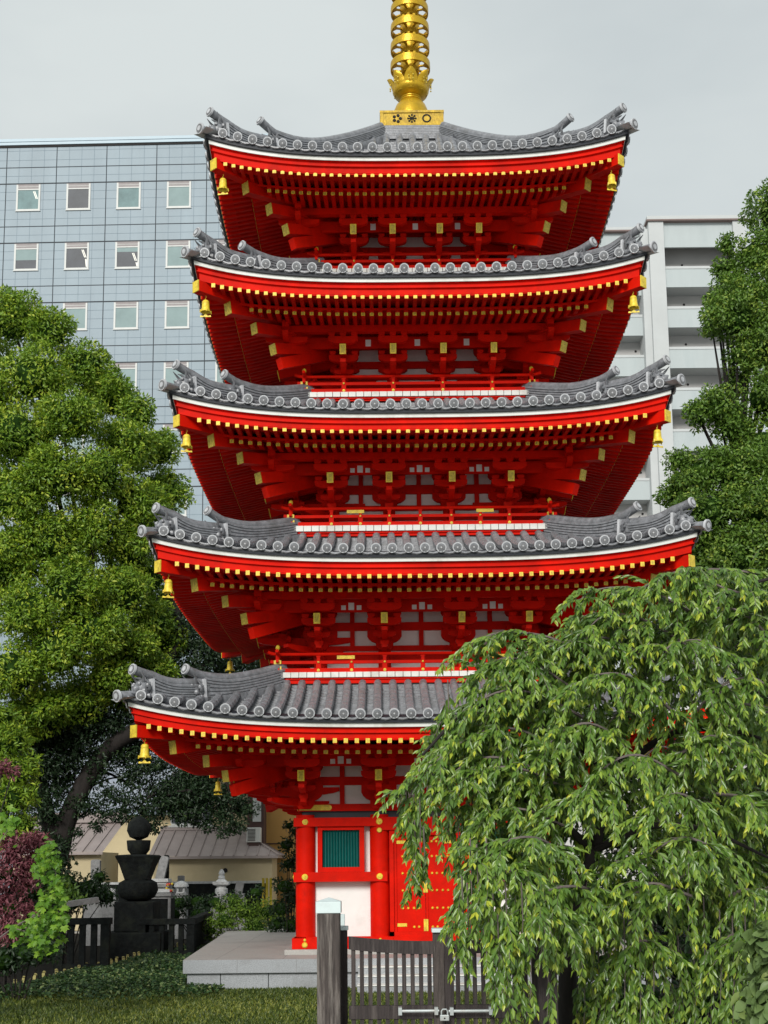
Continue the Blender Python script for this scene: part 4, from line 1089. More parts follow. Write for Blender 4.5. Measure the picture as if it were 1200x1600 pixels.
# ------------------------------------------------------------------ houses behind the graveyard
def houses():
    Y = 20.0
    a = lambda x, y, d=0: at(x, y, Y+d)
    r = empty('cream_house', (0, 0, 0), 'cream two storey house with brown metal lean-to roof and white framed window', 'house')
    # main upper wall
    p0, p1 = a(262, 1300), a(412, 1300); zt = a(300, 1165).z
    m = MB(); m.box(p0.x, a(402, 1250).x, Y+2.2, Y+9, 0, zt); m.build('wall', BEIGE, r)
    # lean-to: wall and roof
    xl, xr = a(240, 1360).x, a(425, 1360).x
    ze = a(330, 1338).z; zr = at(330, 1296, Y+2.2).z
    m = MB(); m.box(xl, xr, Y, Y+2.2, 0, ze-.02); m.build('lean_to_wall', BEIGE, r)
    rm = MB()
    xe = a(436, 1340).x; xt = at(372, 1296, Y+2.2).x
    rm.add([(xl-.15, Y-.35, ze), (xe, Y-.35, ze), (xt, Y+2.2, zr), (xl-.15, Y+2.2, zr)], [(0, 1, 2, 3)])
    rm.add([(xe, Y-.35, ze), (xe, Y+4.5, ze+.05), (xt, Y+4.5, zr), (xt, Y+2.2, zr)], [(0, 1, 2, 3)])
    rm.box(xl-.15, xe, Y-.37, Y-.33, ze-.09, ze-.004); rm.box(xe-.04, xe, Y-.33, Y+4.5, ze-.08, ze-.003)
    n = int((xe-xl)/.42)
    for i in range(n+1):
        x = xl+i*.42
        t = 1 if x < xt else max(0, (xe-x)/(xe-xt))
        if t > .08: rm.beam((x, -.35+Y, ze+.02), (x, Y-.35+2.55*t, ze+(zr-ze)*t+.02), .03, .05)
    for i in range(1, 6):
        y = Y+i*.55; rm.beam((xe, y, ze+.03), (xt, y+.3, zr+.02), .03, .05)
    rm.beam((xe, Y-.35, ze+.03), (xt, Y+2.2, zr+.03), .07, .06)
    rm.box(xl-.15, xt, Y+2.1, Y+2.199, zr-.02, zr+.14)
    rm.build('metal_roof', SEAM, r)
    g = MB(); c = a(352, 1360); g.tube([(c.x, Y+.001, c.z), (c.x, Y-.03, c.z)], .085, 12); g.build('vent', BLACK, r)
    # upper window
    w = MB(); q0 = at(268, 1290, Y+2.2); q1 = at(332, 1205, Y+2.2)
    y = Y+2.2
    w.box(q0.x, q1.x, y-.06, y+.02, q0.z, q0.z+.07); w.box(q0.x, q1.x, y-.06, y+.02, q1.z-.07, q1.z)
    for t in (0, .25, .5, .75, 1): xx = q0.x+(q1.x-q0.x)*t; w.box(xx-.03, xx+.03, y-.055, y+.02, q0.z+.07, q1.z-.07)
    w.box(q0.x, q1.x, y-.05, y+.02, (q0.z+q1.z)/2-.025, (q0.z+q1.z)/2+.025); w.box(q0.x-.1, q1.x+.1, y-.12, y+.02, q0.z-.07, q0.z-.001)
    f = w.build('window', FRAME, r); w = MB(); w.box(q0.x+.02, q1.x-.02, y-.02, y+.01, q0.z+.03, q1.z-.03); w.build('pane', GLASS, f)
    # brown bay beside, with a narrow window
    m = MB(); b0, b1 = at(386, 1330, Y+1.7), at(402, 1230, Y+1.7); m.box(b0.x, b1.x+.25, Y+1.7, Y+2.8, 0, b1.z); m.build('brown_bay', BROWN, r)
    m = MB(); m.box(at(395, 1280, Y+1.7).x, at(408, 1280, Y+1.7).x, Y+1.66, Y+1.699, at(395, 1284, Y+1.7).z, at(395, 1238, Y+1.7).z); m.build('narrow_window', FRAME, r)
    m = MB(); b0, b1 = at(240, 1175, Y+1.8), at(420, 1165, Y+1.8); m.box(b0.x-.3, b1.x, Y+1.6, Y+9, b1.z-.05, b1.z+.15); m.build('upper_eave', SEAM, r)
    # AC
    q = at(398, 1304, Y+.5); r2 = empty('air_conditioner', (0, 0, 0), 'white outdoor air conditioner unit standing on the lean-to roof beside the ochre wall', 'air conditioner')
    m = MB(); m.box(q.x-.30, q.x+.22, Y+.5, Y+.85, q.z-.28, q.z+.26); m.build('casing', AC, r2, bevel=.015)
    m = MB()
    for i in range(9): m.box(q.x-.26, q.x+.02, Y+.485, Y+.499, q.z-.22+i*.05, q.z-.20+i*.05)
    m.build('grille', BLACK, r2)
    m = MB(); m.box(q.x-.28, q.x+.2, Y+.55, Y+.6, q.z-.42, q.z-.281); m.box(q.x-.28, q.x+.2, Y+.75, Y+.8, q.z-.42, q.z-.281); m.build('foot', BROWN, r2)
    # ochre building
    r3 = empty('ochre_house', (0, 0, 0), 'ochre rendered house wall beside the cream house, seen left of the pagoda columns', 'house')
    m = MB(); q0 = at(411, 1330, Y+3); m.box(q0.x, q0.x+7, Y+3, Y+10, 0, at(440, 1195, Y+3).z); m.build('wall', OCHRE, r3)
    m = MB(); m.box(q0.x-.1, q0.x+7.1, Y+2.85, Y+10.1, at(440, 1195, Y+3).z+.001, at(440, 1190, Y+3).z); m.build('roof', SEAM, r3)
    m = MB(); zz = at(440, 1318, Y+3).z; m.box(q0.x+.001, q0.x+7, Y+2.97, Y+2.999, zz-.02, zz+.02); m.build('string_course', BROWN, r3)
    # low side building further left with seam roof
    r4 = empty('garden_shed', (0, 0, 0), 'low shed with brown standing seam roof behind the leaning tree trunk', 'shed')
    s0, s1 = a(92, 1332, -1), a(158, 1332, -1); z = s0.z; zt2 = at(110, 1285, Y+1.2).z
    m = MB(); m.box(s0.x-1.2, s1.x, Y-1, Y+2, 0, z); m.build('wall', BEIGE, r4)
    m = MB(); xa = s0.x-1.2; m.add([(xa-.2, Y-1.3, z), (s1.x+.12, Y-1.3, z), (s1.x+.12+.25, Y+1.2, zt2), (xa-.2, Y+1.2, zt2)], [(0, 1, 2, 3)]); m.box(xa-.2, s1.x+.12, Y-1.32, Y-1.28, z-.09, z-.003)
    for i in range(8):
        x = xa+i*.42
        if x < s1.x: m.beam((x, Y-1.3, z+.02), (x+.25, Y+1.2, zt2+.02), .03, .05)
    m.box(xa-.2, s1.x+.4, Y+1.0, Y+1.6, zt2-.02, zt2+.35); m.build('metal_roof', SEAM, r4)
    m = MB(); m.tube([(s1.x-1.15, Y-1.05, z-.02), (s1.x-1.15, Y-1.05, .4)], .035, 8); m.build('downpipe', BROWN, r4)
    # pale tiled house
    r5 = empty('tiled_house', (0, 0, 0), 'old house with pale grey wavy tiled roof glimpsed through the branches on the left', 'house')
    Y5 = 30; b0, b1 = at(20, 1275, Y5), at(290, 1275, Y5); t0 = at(20, 1120, Y5+7)
    m = MB(); m.box(b0.x, b1.x, Y5+.3, Y5+12, 0, b0.z); m.build('wall', BEIGE, r5)
    m = MB(); n = int((b1.x-b0.x+.6)/.16); rows = []
    for c in range(15):
        for e in (0, 1):
            t = min(1, (c+e)/14); zz = b0.z+(t0.z-b0.z)*t+(.06 if e == 0 else .0)
            rows.append([(b0.x-.3+i*.08, Y5-.4+7.4*t, zz+.035*math.sin(i*math.pi/2)) for i in range(2*n)])
    m.grid(rows); m.build('tiled_roof', PALET, r5)
houses()
def boundary():
    Y = 17.5; r = empty('boundary_wall', (0, 0, 0), 'low dark boundary wall with pale coping behind the graveyard', 'wall')
    p, q = at(130, 1379, Y), at(415, 1379, Y)
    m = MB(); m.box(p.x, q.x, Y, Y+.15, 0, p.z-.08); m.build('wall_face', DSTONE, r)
    m = MB(); m.box(p.x-.03, q.x+.03, Y-.04, Y+.19, p.z-.08, p.z); m.build('coping', LSTONE, r)
boundary()

# ------------------------------------------------------------------ graveyard
def tower():
    Y = 5.0; c = at(215, 1410, Y); s = 32/2000.
    r = empty('five_ring_stone_tower', (c.x, Y, 0), 'tall dark five ring stone tower standing in shade left of the platform', 'stone tower')
    Zp = lambda y: at(215, y, Y).z
    def part(n, prof, seg=20, rot=0, m=DSTONE, sm=True):
        b = MB(); b.M = rotz(rot); b.lathe(prof, seg); b.build(n, m, r, smooth=sm)
    px = lambda v: v*s
    part('jewel', [(px(3), Zp(1313)), (px(14), Zp(1308)), (px(18.5), Zp(1298)), (px(17), Zp(1287)), (px(10), Zp(1279)), (px(2), Zp(1275))])
    part('lotus_bowl', [(px(12), Zp(1335)), (px(17), Zp(1328)), (px(18.5), Zp(1314)), (px(18), Zp(1313))])
    part('roof_stone', [(px(19)*1.3, Zp(1374)), (px(27)*1.3, Zp(1350)), (px(33)*1.3, Zp(1338)), (px(30)*1.3, Zp(1336)), (px(14)*1.3, Zp(1335))], 4, 0, sm=False)
    part('water_sphere', [(px(14), Zp(1408)), (px(26), Zp(1402)), (px(31), Zp(1391)), (px(29), Zp(1379)), (px(18), Zp(1373))])
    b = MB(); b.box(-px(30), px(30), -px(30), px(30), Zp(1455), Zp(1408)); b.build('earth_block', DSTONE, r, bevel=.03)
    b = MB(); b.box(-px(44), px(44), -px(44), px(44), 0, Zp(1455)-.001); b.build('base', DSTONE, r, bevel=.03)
tower()
def small_monuments():
    def stupa(px, Y, yt, yb, label, m=LSTONE, s=1.0):
        c = at(px, yb, Y); zt = at(px, yt, Y).z; h = zt-c.z; r = empty('stone_stupa', (c.x, Y, 0), label, 'stone stupa')
        b = MB(); b.lathe([(.02*s, 1.0*h), (.07*s, .93*h), (.10*s, .84*h), (.07*s, .76*h), (.10*s, .75*h), (.11*s, .68*h), (.05*s, .66*h)], 12, (0, 0, c.z)); b.build('jewel', m, r, smooth=True)
        b = MB(); b.M = Matrix.Translation((0, 0, c.z)); b.lathe([(.11*s, .66*h), (.30*s, .50*h), (.36*s, .54*h), (.34*s, .44*h), (.17*s, .36*h)], 4); b.build('roof_stone', m, r)
        b = MB(); b.lathe([(.12*s, .36*h), (.20*s, .28*h), (.20*s, .14*h), (.13*s, .02*h)], 12, (0, 0, c.z)); b.build('sphere', m, r, smooth=True)
        b = MB(); b.box(-.22*s, .22*s, -.22*s, .22*s, c.z-.25, c.z+.02*h); b.box(-.3*s, .3*s, -.3*s, .3*s, 0, c.z-.251); b.build('base', GSTONE, r)
    stupa(346, 14, 1358, 1401, 'small pale five ring stupa beside the bright green shrub')
    # lantern
    Y = 13; c = at(283, 1401, Y); r = empty('stone_lantern', (c.x, Y, 0), 'small white stone lantern with round cap in the graveyard', 'lantern')
    b = MB(); b.lathe([(.17, 0), (.17, c.z), (.21, c.z+.04), (.21, c.z+.10), (.15, c.z+.11)], 12); b.build('pedestal', GSTONE, r)
    b = MB(); b.lathe([(.15, c.z+.11), (.15, c.z+.14)], 12)
    for q in range(4): b.tube([(math.cos(q*1.57+.78)*.13, math.sin(q*1.57+.78)*.13, c.z+.12), (math.cos(q*1.57+.78)*.13, math.sin(q*1.57+.78)*.13, c.z+.29)], .035, 6)
    b.build('light_chamber', LSTONE, r)
    b = MB(); b.lathe([(.22, c.z+.29), (.23, c.z+.33), (.19, c.z+.41), (.09, c.z+.46), (.03, c.z+.48)], 14); b.build('cap', LSTONE, r, smooth=True)
    # slab stones
    def slab(px0, px1, y0, y1, Y, m, label, tilt=0, name='gravestone', d=.18):
        a, b_ = at(px0, y1, Y), at(px1, y0, Y); r = empty(name, ((a.x+b_.x)/2, Y, 0), label, 'gravestone'); w = (b_.x-a.x)/2
        k = MB(); k.M = Matrix.Translation((0, 0, a.z)) @ Matrix.Rotation(tilt, 4, 'Y'); h = b_.z-a.z; k.prism([(-w, 0), (w, 0), (w, h*.95), (w*.6, h), (-w*.6, h), (-w, h*.95)], ((0, -d/2, 0), (1, 0, 0), (0, 0, 1), (0, 1, 0)), d); k.build('headstone', m, r)
        k = MB(); k.box(-w*1.6, w*1.6, -d, d, a.z-.18, a.z-.001); k.box(-w*2, w*2, -d*1.4, d*1.4, 0, a.z-.181); k.build('plinth', GSTONE, r)
    slab(142, 157, 1343, 1383, 10, GSTONE, 'grey upright memorial stone left of the dark five ring tower')
    slab(243, 257, 1337, 1374, 9, GSTONE, 'leaning grey stone slab just right of the dark tower', .22)
    slab(256, 264, 1336, 1376, 9.4, DSTONE, 'tall dark narrow gravestone behind the leaning grey slab')
    slab(278, 288, 1368, 1380, 15.5, GSTONE, 'square dark gravestone top behind the small white lantern')
    slab(168, 180, 1388, 1402, 9, LSTONE, 'short pale gravestone pieces left of the dark tower')
    slab(366, 378, 1378, 1396, 14.5, GSTONE, 'small rough stone marker behind the bright green shrub', .2)
    r = empty('stepped_stone_base', (at(253, 1385, 9).x, 8.5, 0), 'stepped grey stone grave base right of the dark tower', 'grave base')
    for i, (y0, y1, w) in enumerate(((1373, 1378, .30), (1381, 1386, .33), (1389, 1394, .36), (1396, 1400, .40))):
        k = MB(); k.box(-w, w, -.3-.03*i, .3, at(253, y1, 8.5).z, at(253, y0, 8.5).z); k.box(-w+.05, w-.05, -.25-.03*i, .25, at(253, y1+4, 8.5).z, at(253, y1, 8.5).z-.001); k.build('stone_step', LSTONE if i % 2 == 0 else GSTONE, r)
    k = MB(); k.box(-.4, .4, -.3, .3, 0, at(253, 1404, 8.5).z-.001); k.build('base', DSTONE, r)
    c = at(267, 1395, 8.4); f = empty('grave_flowers', (c.x, 8.2, 0), 'bunch of red and yellow flowers beside the stepped grave base', 'flowers')
    k = MB(); k.lathe([(.04, 0), (.045, c.z-.1), (.055, c.z)], 8); k.build('vase', GSTONE, f)
    for m, n_, nm in ((YEL, 5, 'yellow_blooms'), (FRED, 5, 'red_blooms')):
        k = MB()
        for i in range(n_): k.ball((random.uniform(-.08, .08), random.uniform(-.06, .06), c.z+random.uniform(.05, .25)), .038, 6)
        k.build(nm, m, f)
small_monuments()
def stone_fence(label, pts, h, lightrail=False):
    p = [at(x, y, Y) for x, y, Y in pts]
    r = empty('stone_fence', (0, 0, 0), label, 'fence')
    for a, b in zip(p[:-1], p[1:]):
        a = Vector((a.x, a.y, 0)); b = Vector((b.x, b.y, 0)); L = (b-a).length; d = (b-a)/L
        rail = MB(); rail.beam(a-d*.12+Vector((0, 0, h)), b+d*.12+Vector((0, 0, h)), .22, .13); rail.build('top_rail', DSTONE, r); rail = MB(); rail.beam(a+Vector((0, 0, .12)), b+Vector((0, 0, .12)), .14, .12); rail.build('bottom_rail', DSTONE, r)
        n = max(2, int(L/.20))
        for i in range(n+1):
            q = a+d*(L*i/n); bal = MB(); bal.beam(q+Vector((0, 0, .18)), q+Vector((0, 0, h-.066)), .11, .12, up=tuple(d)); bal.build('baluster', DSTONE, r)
        for q in ((a, b) if b is not None and len(p) == 2 or a.y < 5 else (b,)): post = MB(); post.beam(q, q+Vector((0, 0, h+.07)), .18, .18, up=tuple(d)); post.build('post', DSTONE, r)
    
stone_fence('dark stone fence with pale worn rail left of the tower', [(92, 1500, .2), (164, 1500, .2)], 1.05)
stone_fence('dark stone fence with corner in front of the tower base', [(222, 1470, 4.4), (298, 1470, 4.4), (326, 1450, 9.5)], .86)
m = MB(); q = at(125, 1411, 1.4); m.beam((q.x-.42, 1.2, q.z-.04), (q.x+.34, 1.6, q.z+.06), .2, .12); tag(m.build('worn_stone_rail', GSTONE), 'short pale worn stone rail lying above the left dark fence', 'stone rail')
# yellow painted post strip beside the house corner
r = empty('yellow_marker_post', (at(417, 1380, 16).x, 16, 0), 'yellow marker posts against the boundary wall right of the bright shrub', 'post')
m = MB(); z = at(417, 1372, 16).z
for dx in (-.12, .0, .13): m.box(dx-.04, dx+.04, -.03, .03, 0, z)
m.build('post_boards', YEL, r)

# ------------------------------------------------------------------ wooden gate in front
def gate():
    Y = -16.7
    def post(px0, px1, ytop, ycap, Y, label, mt=WOOD, cap=True, pyr=.04):
        a, b = at(px0, 1500, Y), at(px1, 1500, Y); w = (b.x-a.x)/2; cx = (a.x+b.x)/2; zt = at((px0+px1)/2, ycap, Y).z; zz = at((px0+px1)/2, ytop, Y).z
        r = empty('gate_post', (cx, Y, 0), label, 'gate post')
        m = MB(); m.box(-w, w, -w, w, 0, zt); m.build('timber', mt, r, bevel=.012)
        if cap:
            m = MB(); e = w+.008; m.box(-e, e, -e, e, zt-.002, zz-pyr*.8); m.add([(-e, -e, zz-pyr*.8), (e, -e, zz-pyr*.8), (e, e, zz-pyr*.8), (-e, e, zz-pyr*.8), (0, 0, zz)], [(0, 1, 4), (1, 2, 4), (2, 3, 4), (3, 0, 4)]); m.build('cap', CAP, r, bevel=.004)
    post(496, 532, 1402, 1426, Y, 'tall weathered gate post with pale pyramid cap at the left end of the wooden gate')
    post(530, 543, 1446, 1453, Y+.25, 'narrow dark post with flat pale cap tucked behind the tall left gate post', WOODD, pyr=.005)
    post(530, 538, 1428, 1446, Y+4, 'small far post end with pale cap seen just above the narrow dark post', WOODD, pyr=.005)
    post(838, 868, 1462, 1468, Y, 'right gate post mostly hidden behind the hanging cherry leaves', WOODD, cap=False)
    def leaf(px0, px1, label, flip):
        Yg = Y+.05
        x0, x1 = at(px0, 1520, Yg).x, at(px1, 1520, Yg).x
        r = empty('gate_leaf', (0, 0, 0), label, 'gate')
        zA, zB = at(545, 1463, Yg).z, at(676, 1470.5, Yg).z
        def ztop(t): t = t if not flip else 1-t; return zA+(zB-zA)*math.sin(min(1, t)*math.pi/2)**.9
        m = MB(); rows = []
        n = 12
        for dy, top in ((-.028, 1), (.028, 1), (.028, 0), (-.028, 0), (-.028, 1)):
            rows.append([(x0+(x1-x0)*i/n, Yg+dy, ztop(i/n)-(0 if top else .10)) for i in range(n+1)])
        m.grid(rows[::-1]); v = [q[0] for q in rows[:4]]; m.add(v, [(0, 1, 2, 3)]); v = [q[-1] for q in rows[:4]]; m.add(v, [(3, 2, 1, 0)]); m.build('top_rail', WOODD, r)
        m = MB(); za, zb = at(600, 1571, Yg).z, at(600, 1592, Yg).z; m.box(x0, x1, Yg-.03, Yg+.03, zb, za); m.build('cross_rail', WOODD, r, bevel=.004); m = MB(); m.box(x0, x1, Yg-.03, Yg+.03, .12, .22); m.build('cross_rail', WOODD, r, bevel=.004)
        n = int(abs(x1-x0)/.066)
        for i in range(n):
            x = x0+(i+.55)*(x1-x0)/n; w = .0165
            for a, b in ((za+.001, ztop((i+.5)/n)-.095), (.221, zb-.001)): m = MB(); m.box(x-w, x+w, Yg-.016+random.uniform(-.003, .003), Yg+.016, a, b); m.build('picket', WOODD, r)
        return r
    g1 = leaf(545, 677, 'left leaf of the weathered picket gate with dipping top rail', False)
    g2 = leaf(708, 840, 'right leaf of the weathered picket gate under the cherry branches', True)
    for (a, b, par, mt) in ((677, 694, g1, WOOD), (694.3, 708.5, g2, WOODD)):
        p, q = at(a, 1500, Y), at(b, 1500, Y); m = MB(); zt = at(690, 1457, Y).z; m.box(p.x, q.x, Y-.02, Y+.12, .1, zt); m.build('meeting_stile', mt, par, bevel=.005)
    m = MB(); p, q = at(675.5, 1500, Y-.03), at(703, 1500, Y-.03); zt = at(690, 1457, Y-.03).z; m.box(p.x, q.x, Y-.045, Y+.13, zt, zt+.03); m.build('stile_cap', CAP, g1, bevel=.004)
    for (a, b, par) in ((624, 686, g1), (701, 769, g2)):
        m = MB(); p, q = at(a, 1580, Y-.06), at(b, 1580, Y-.06); m.tube([(p.x, Y-.06, p.z), (q.x, Y-.06, p.z)], .012, 8)
        for t in (.02, .93) if par is g1 else (.07, .97): x = p.x+(q.x-p.x)*t; m.box(x-.014, x+.014, Y-.075, Y+.02, p.z-.03, p.z+.028)
        m.build('sliding_bolt', STEEL, par)
    c = at(694.5, 1588, Y-.07); r = empty('padlock', (c.x, Y-.09, c.z), 'small steel padlock closing the bolt of the wooden gate', 'padlock')
    m = MB(); m.box(-.036, .036, -.012, .012, -.032, .014); m.build('lock_body', STEEL, r, bevel=.006)
    m = MB(); m.tube([(-.024, 0, .0), (-.024, 0, .04), (-.014, 0, .055), (.014, 0, .055), (.024, 0, .04), (.024, 0, 0)], .006, 8); m.build('shackle', STEEL, r)
    m = MB(); m.tube([(0, -.012, -.012), (0, -.0135, -.012)], .007, 8); m.build('keyhole', BLACK, r)
gate()

# ------------------------------------------------------------------ trees
def limb(mb, pts, r0, r1, n=8, jit=.0):
    m = len(pts); mb.tube(pts, [r0+(r1-r0)*i/(m-1) for i in range(m)], n)
def smooth(pts, k=4):
    """Catmull-Rom"""
    P = [Vector(p) for p in pts]; P = [P[0]*2-P[1]]+P+[P[-1]*2-P[-2]]; o = []
    for i in range(1, len(P)-2):
        for j in range(k):
            t = j/k; a, b, c, d = P[i-1:i+3]
            o.append(.5*((2*b)+(c-a)*t+(2*a-5*b+4*c-d)*t*t+(-a+3*b-3*c+d)*t**3))
    o.append(P[-2]); return o

def px_clump(x, y, rp, Y, sx=1, sz=1, sy=1):
    c = at(x, y, Y); s = (Y+27)/2000.
    return (c.x, c.y, c.z, rp*s*sx, rp*s*sy, rp*s*sz)
def camphor_left():
    r = empty('camphor_tree', (at(70, 1400, 10).x, 10, 0), 'big rounded evergreen tree with leaning dark trunk filling the left side', 'tree')
    cl = []
    spec = [(20, 500, 48, 11), (78, 520, 36, 10), (-40, 520, 60, 12), (130, 575, 42, 10), (55, 590, 52, 9), (175, 620, 46, 10.5), (110, 655, 48, 9), (215, 650, 30, 11), (20, 680, 55, 8.5), (200, 700, 45, 10), (245, 705, 34, 11), (150, 740, 50, 9), (85, 745, 50, 8.5), (258, 770, 36, 11.5), (215, 790, 45, 10), (30, 780, 50, 8), (140, 830, 52, 9), (75, 850, 50, 8.2), (205, 860, 42, 10), (250, 830, 30, 11.5), (10, 880, 50, 8), (110, 920, 50, 8.5), (185, 930, 48, 9.5), (45, 960, 50, 8), (230, 905, 32, 11), (150, 990, 50, 9), (90, 1020, 50, 8.3), (20, 1050, 50, 8), (200, 1010, 40, 10), (-30, 900, 60, 9), (-30, 760, 60, 9), (-30, 640, 60, 9.5), (170, 1060, 42, 9.5), (120, 1100, 42, 9), (70, 1110, 40, 8.5), (235, 970, 34, 11), (262, 945, 30, 12), (20, 1130, 40, 8.5), (255, 1000, 34, 11), (235, 1050, 36, 10.8), (190, 1080, 36, 10.2)]
    for x, y, q, Y in spec: cl.append(px_clump(x, y, q, Y+random.uniform(-.5, .5), 1.12, .95, 1.1))
    base = list(cl)
    # satellite knobs give the crown its cauliflower outline
    for c in base:
        for i in range(11):
            u = Vector((random.gauss(0, 1), random.gauss(-.5, .8), random.gauss(.25, .8))).normalized(); f = random.uniform(.28, .44)
            cl.append((c[0]+u.x*c[3]*.82, c[1]+u.y*c[4]*.82, c[2]+u.z*c[5]*.82, c[3]*f, c[4]*f, c[5]*f))
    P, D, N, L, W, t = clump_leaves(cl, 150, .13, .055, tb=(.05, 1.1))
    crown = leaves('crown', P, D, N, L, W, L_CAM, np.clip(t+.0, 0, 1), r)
    core(base, L_CAM, 'crown_shade_core', r, .66)
    # looser sprays reaching right behind the pagoda, their shade put into darker leaves
    cl = []
    for x, y, q, Y in [(290, 990, 34, 12), (330, 1010, 30, 12), (370, 1035, 26, 12.5), (300, 1040, 34, 12), (250, 1060, 36, 11.5), (345, 1045, 26, 13), (410, 1035, 22, 13), (425, 1050, 20, 13), (400, 1020, 22, 13), (270, 960, 30, 12), (315, 960, 26, 12.5), (90, 1140, 34, 10), (140, 1150, 32, 10), (190, 1170, 22, 10.5), (115, 1180, 28, 10), (260, 1225, 18, 11), (300, 1235, 24, 11), (335, 1235, 20, 11), (360, 1245, 18, 11), (350, 1275, 16, 11), (372, 1290, 12, 11), (270, 1250, 20, 11), (240, 1235, 18, 11), (310, 1262, 16, 11), (225, 1265, 20, 10.5), (205, 1215, 18, 10.5), (160, 1190, 20, 10), (255, 1195, 14, 11), (440, 1055, 16, 13), (180, 1130, 20, 10), (70, 1190, 26, 9.5), (40, 1250, 26, 9.5), (170, 1240, 16, 10), (200, 1180, 20, 10.5), (225, 1170, 18, 10.8), (262, 1168, 14, 11), (90, 1240, 20, 9.8), (240, 1290, 12, 10.5), (190, 1275, 12, 10), (290, 1205, 16, 11), (330, 1205, 14, 11), (150, 1215, 14, 10), (100, 1155, 30, 11), (70, 1160, 30, 10.5), (150, 1120, 34, 11), (200, 1110, 32, 11.5), (240, 1100, 30, 12), (215, 1145, 24, 11.5), (280, 1080, 28, 12), (285, 1240, 26, 11.5), (315, 1215, 26, 11.5), (345, 1255, 22, 11.5), (255, 1260, 20, 11), (305, 1275, 16, 11.5), (60, 1220, 26, 10), (110, 1215, 22, 10.5), (330, 1180, 20, 12), (370, 1225, 16, 11.5), (385, 1265, 14, 11.2), (120, 1265, 14, 10), (55, 1105, 34, 9.5), (110, 1130, 34, 10), (35, 1160, 30, 9.5), (85, 1200, 22, 9.6), (75, 1270, 18, 9.6), (60, 1310, 18, 9.4), (95, 1320, 14, 9.6), (135, 1255, 16, 9.8), (165, 1270, 14, 9.8), (195, 1250, 16, 10), (220, 1290, 11, 10), (150, 1290, 9, 9.8), (285, 1275, 14, 11), (325, 1290, 11, 11), (350, 1300, 9, 11), (120, 1300, 8, 9.7), (215, 1205, 18, 10.5), (235, 1195, 16, 10.8), (375, 1255, 12, 11.2)]: cl.append(px_clump(x, y, q*1.3, Y, 1.2, .85, 1.3))
    P, D, N, L, W, t = clump_leaves(cl, 165, .12, .055, shell=.95, up=.6)
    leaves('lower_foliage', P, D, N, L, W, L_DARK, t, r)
    tr = MB(); a = lambda x, y, Y=10: at(x, y, Y)
    limb(tr, smooth([Vector((a(60, 1440).x, 10, -.1)), a(75, 1380), a(92, 1330), a(105, 1280), a(140, 1210), a(175, 1165), a(225, 1130), a(240, 1080, 10.5)]), .36, .20, 12)
    limb(tr, smooth([a(90, 1330), a(70, 1260), a(55, 1180), a(50, 1100), a(60, 980)]), .26, .14, 10)
    limb(tr, smooth([a(175, 1165), a(230, 1140, 10.5), a(290, 1160, 11), a(360, 1210, 11.2), a(420, 1243, 11.4), a(462, 1264, 11.5)]), .15, .075, 8)
    limb(tr, smooth([a(225, 1130), a(255, 1050, 11), a(280, 985, 11.5), a(262, 900, 11.5), a(240, 800, 11.5)]), .17, .06, 8)
    limb(tr, smooth([a(225, 1130), a(290, 1065, 11.5), a(345, 1015, 12.5), a(340, 985, 12.5)]), .12, .03, 8)
    limb(tr, smooth([a(250, 1050, 11.5), a(320, 1000, 12.5), a(380, 1040, 13), a(440, 1070, 13)]), .10, .03, 8)
    limb(tr, smooth([a(300, 1100, 11.5), a(350, 1062, 12), a(390, 1022, 13)]), .07, .02, 6)
    for x0, y0, x1, y1 in ((200, 1140, 240, 1240), (270, 1150, 300, 1235), (240, 1240, 190, 1290), (330, 1190, 365, 1285), (150, 1200, 225, 1265), (300, 1235, 225, 1262), (105, 1290, 160, 1262), (120, 1240, 200, 1215)):
        limb(tr, smooth([a(x0, y0, 10.5), a((x0+x1)/2+8, (y0+y1)/2-10, 10.7), a(x1, y1, 11)]), .05, .012, 6)
    for i in range(16):
        c = random.choice(base); limb(tr, smooth([a(150, 1000, 10), Vector(((c[0]+a(150, 1000).x)/2, c[1], (c[2]+a(150, 1000).z)/2-.3)), Vector(c[:3])]), .09, .03, 6)
    tr.build('trunk', BARK, r, smooth=True)
    for c in r.children: c.location = -r.location
camphor_left()
def tree_right(name, label, spec, base_px, lm, L=.10, dens=90, trunk=True, loose=1.0, nk=9):
    Yb = base_px[1]; r = empty(name, (at(base_px[0], 1400, Yb).x, Yb, 0), label, 'tree')
    base = [px_clump(x, y, q, Y, 1.18, .98, 1.1) for x, y, q, Y in spec]; cl = list(base)
    for c in base:
        for i in range(nk):
            u = Vector((random.gauss(0, 1), random.gauss(-.4, .8), random.gauss(.2, .8))).normalized(); f = random.uniform(.28, .46)
            cl.append((c[0]+u.x*c[3]*.86, c[1]+u.y*c[4]*.86, c[2]+u.z*c[5]*.86, c[3]*f, c[4]*f, c[5]*f))
    P, D, N, Ls, W, t = clump_leaves(cl, dens, L, L*.5, shell=.5*loose)
    leaves('crown', P, D, N, Ls, W, lm, t, r)
    core(base, lm, 'crown_shade_core', r, .55)
    tr = MB(); b = Vector((r.location.x, Yb, 0)); top = Vector((r.location.x, Yb, max(c[2] for c in base)*.66))
    limb(tr, smooth([b, b.lerp(top, .4)+Vector((.2, 0, 0)), top]), .32, .08, 10)
    for c in base:
        st = b.lerp(top, min(.9, max(.15, (c[2]-1.2)/top.z))); limb(tr, smooth([st, st.lerp(Vector(c[:3]), .5)+Vector((0, 0, -.15)), Vector(c[:3])]), .08, .02, 6)
    tr.build('trunk', BARK, r, smooth=True)
    for c in r.children: c.location = -r.location
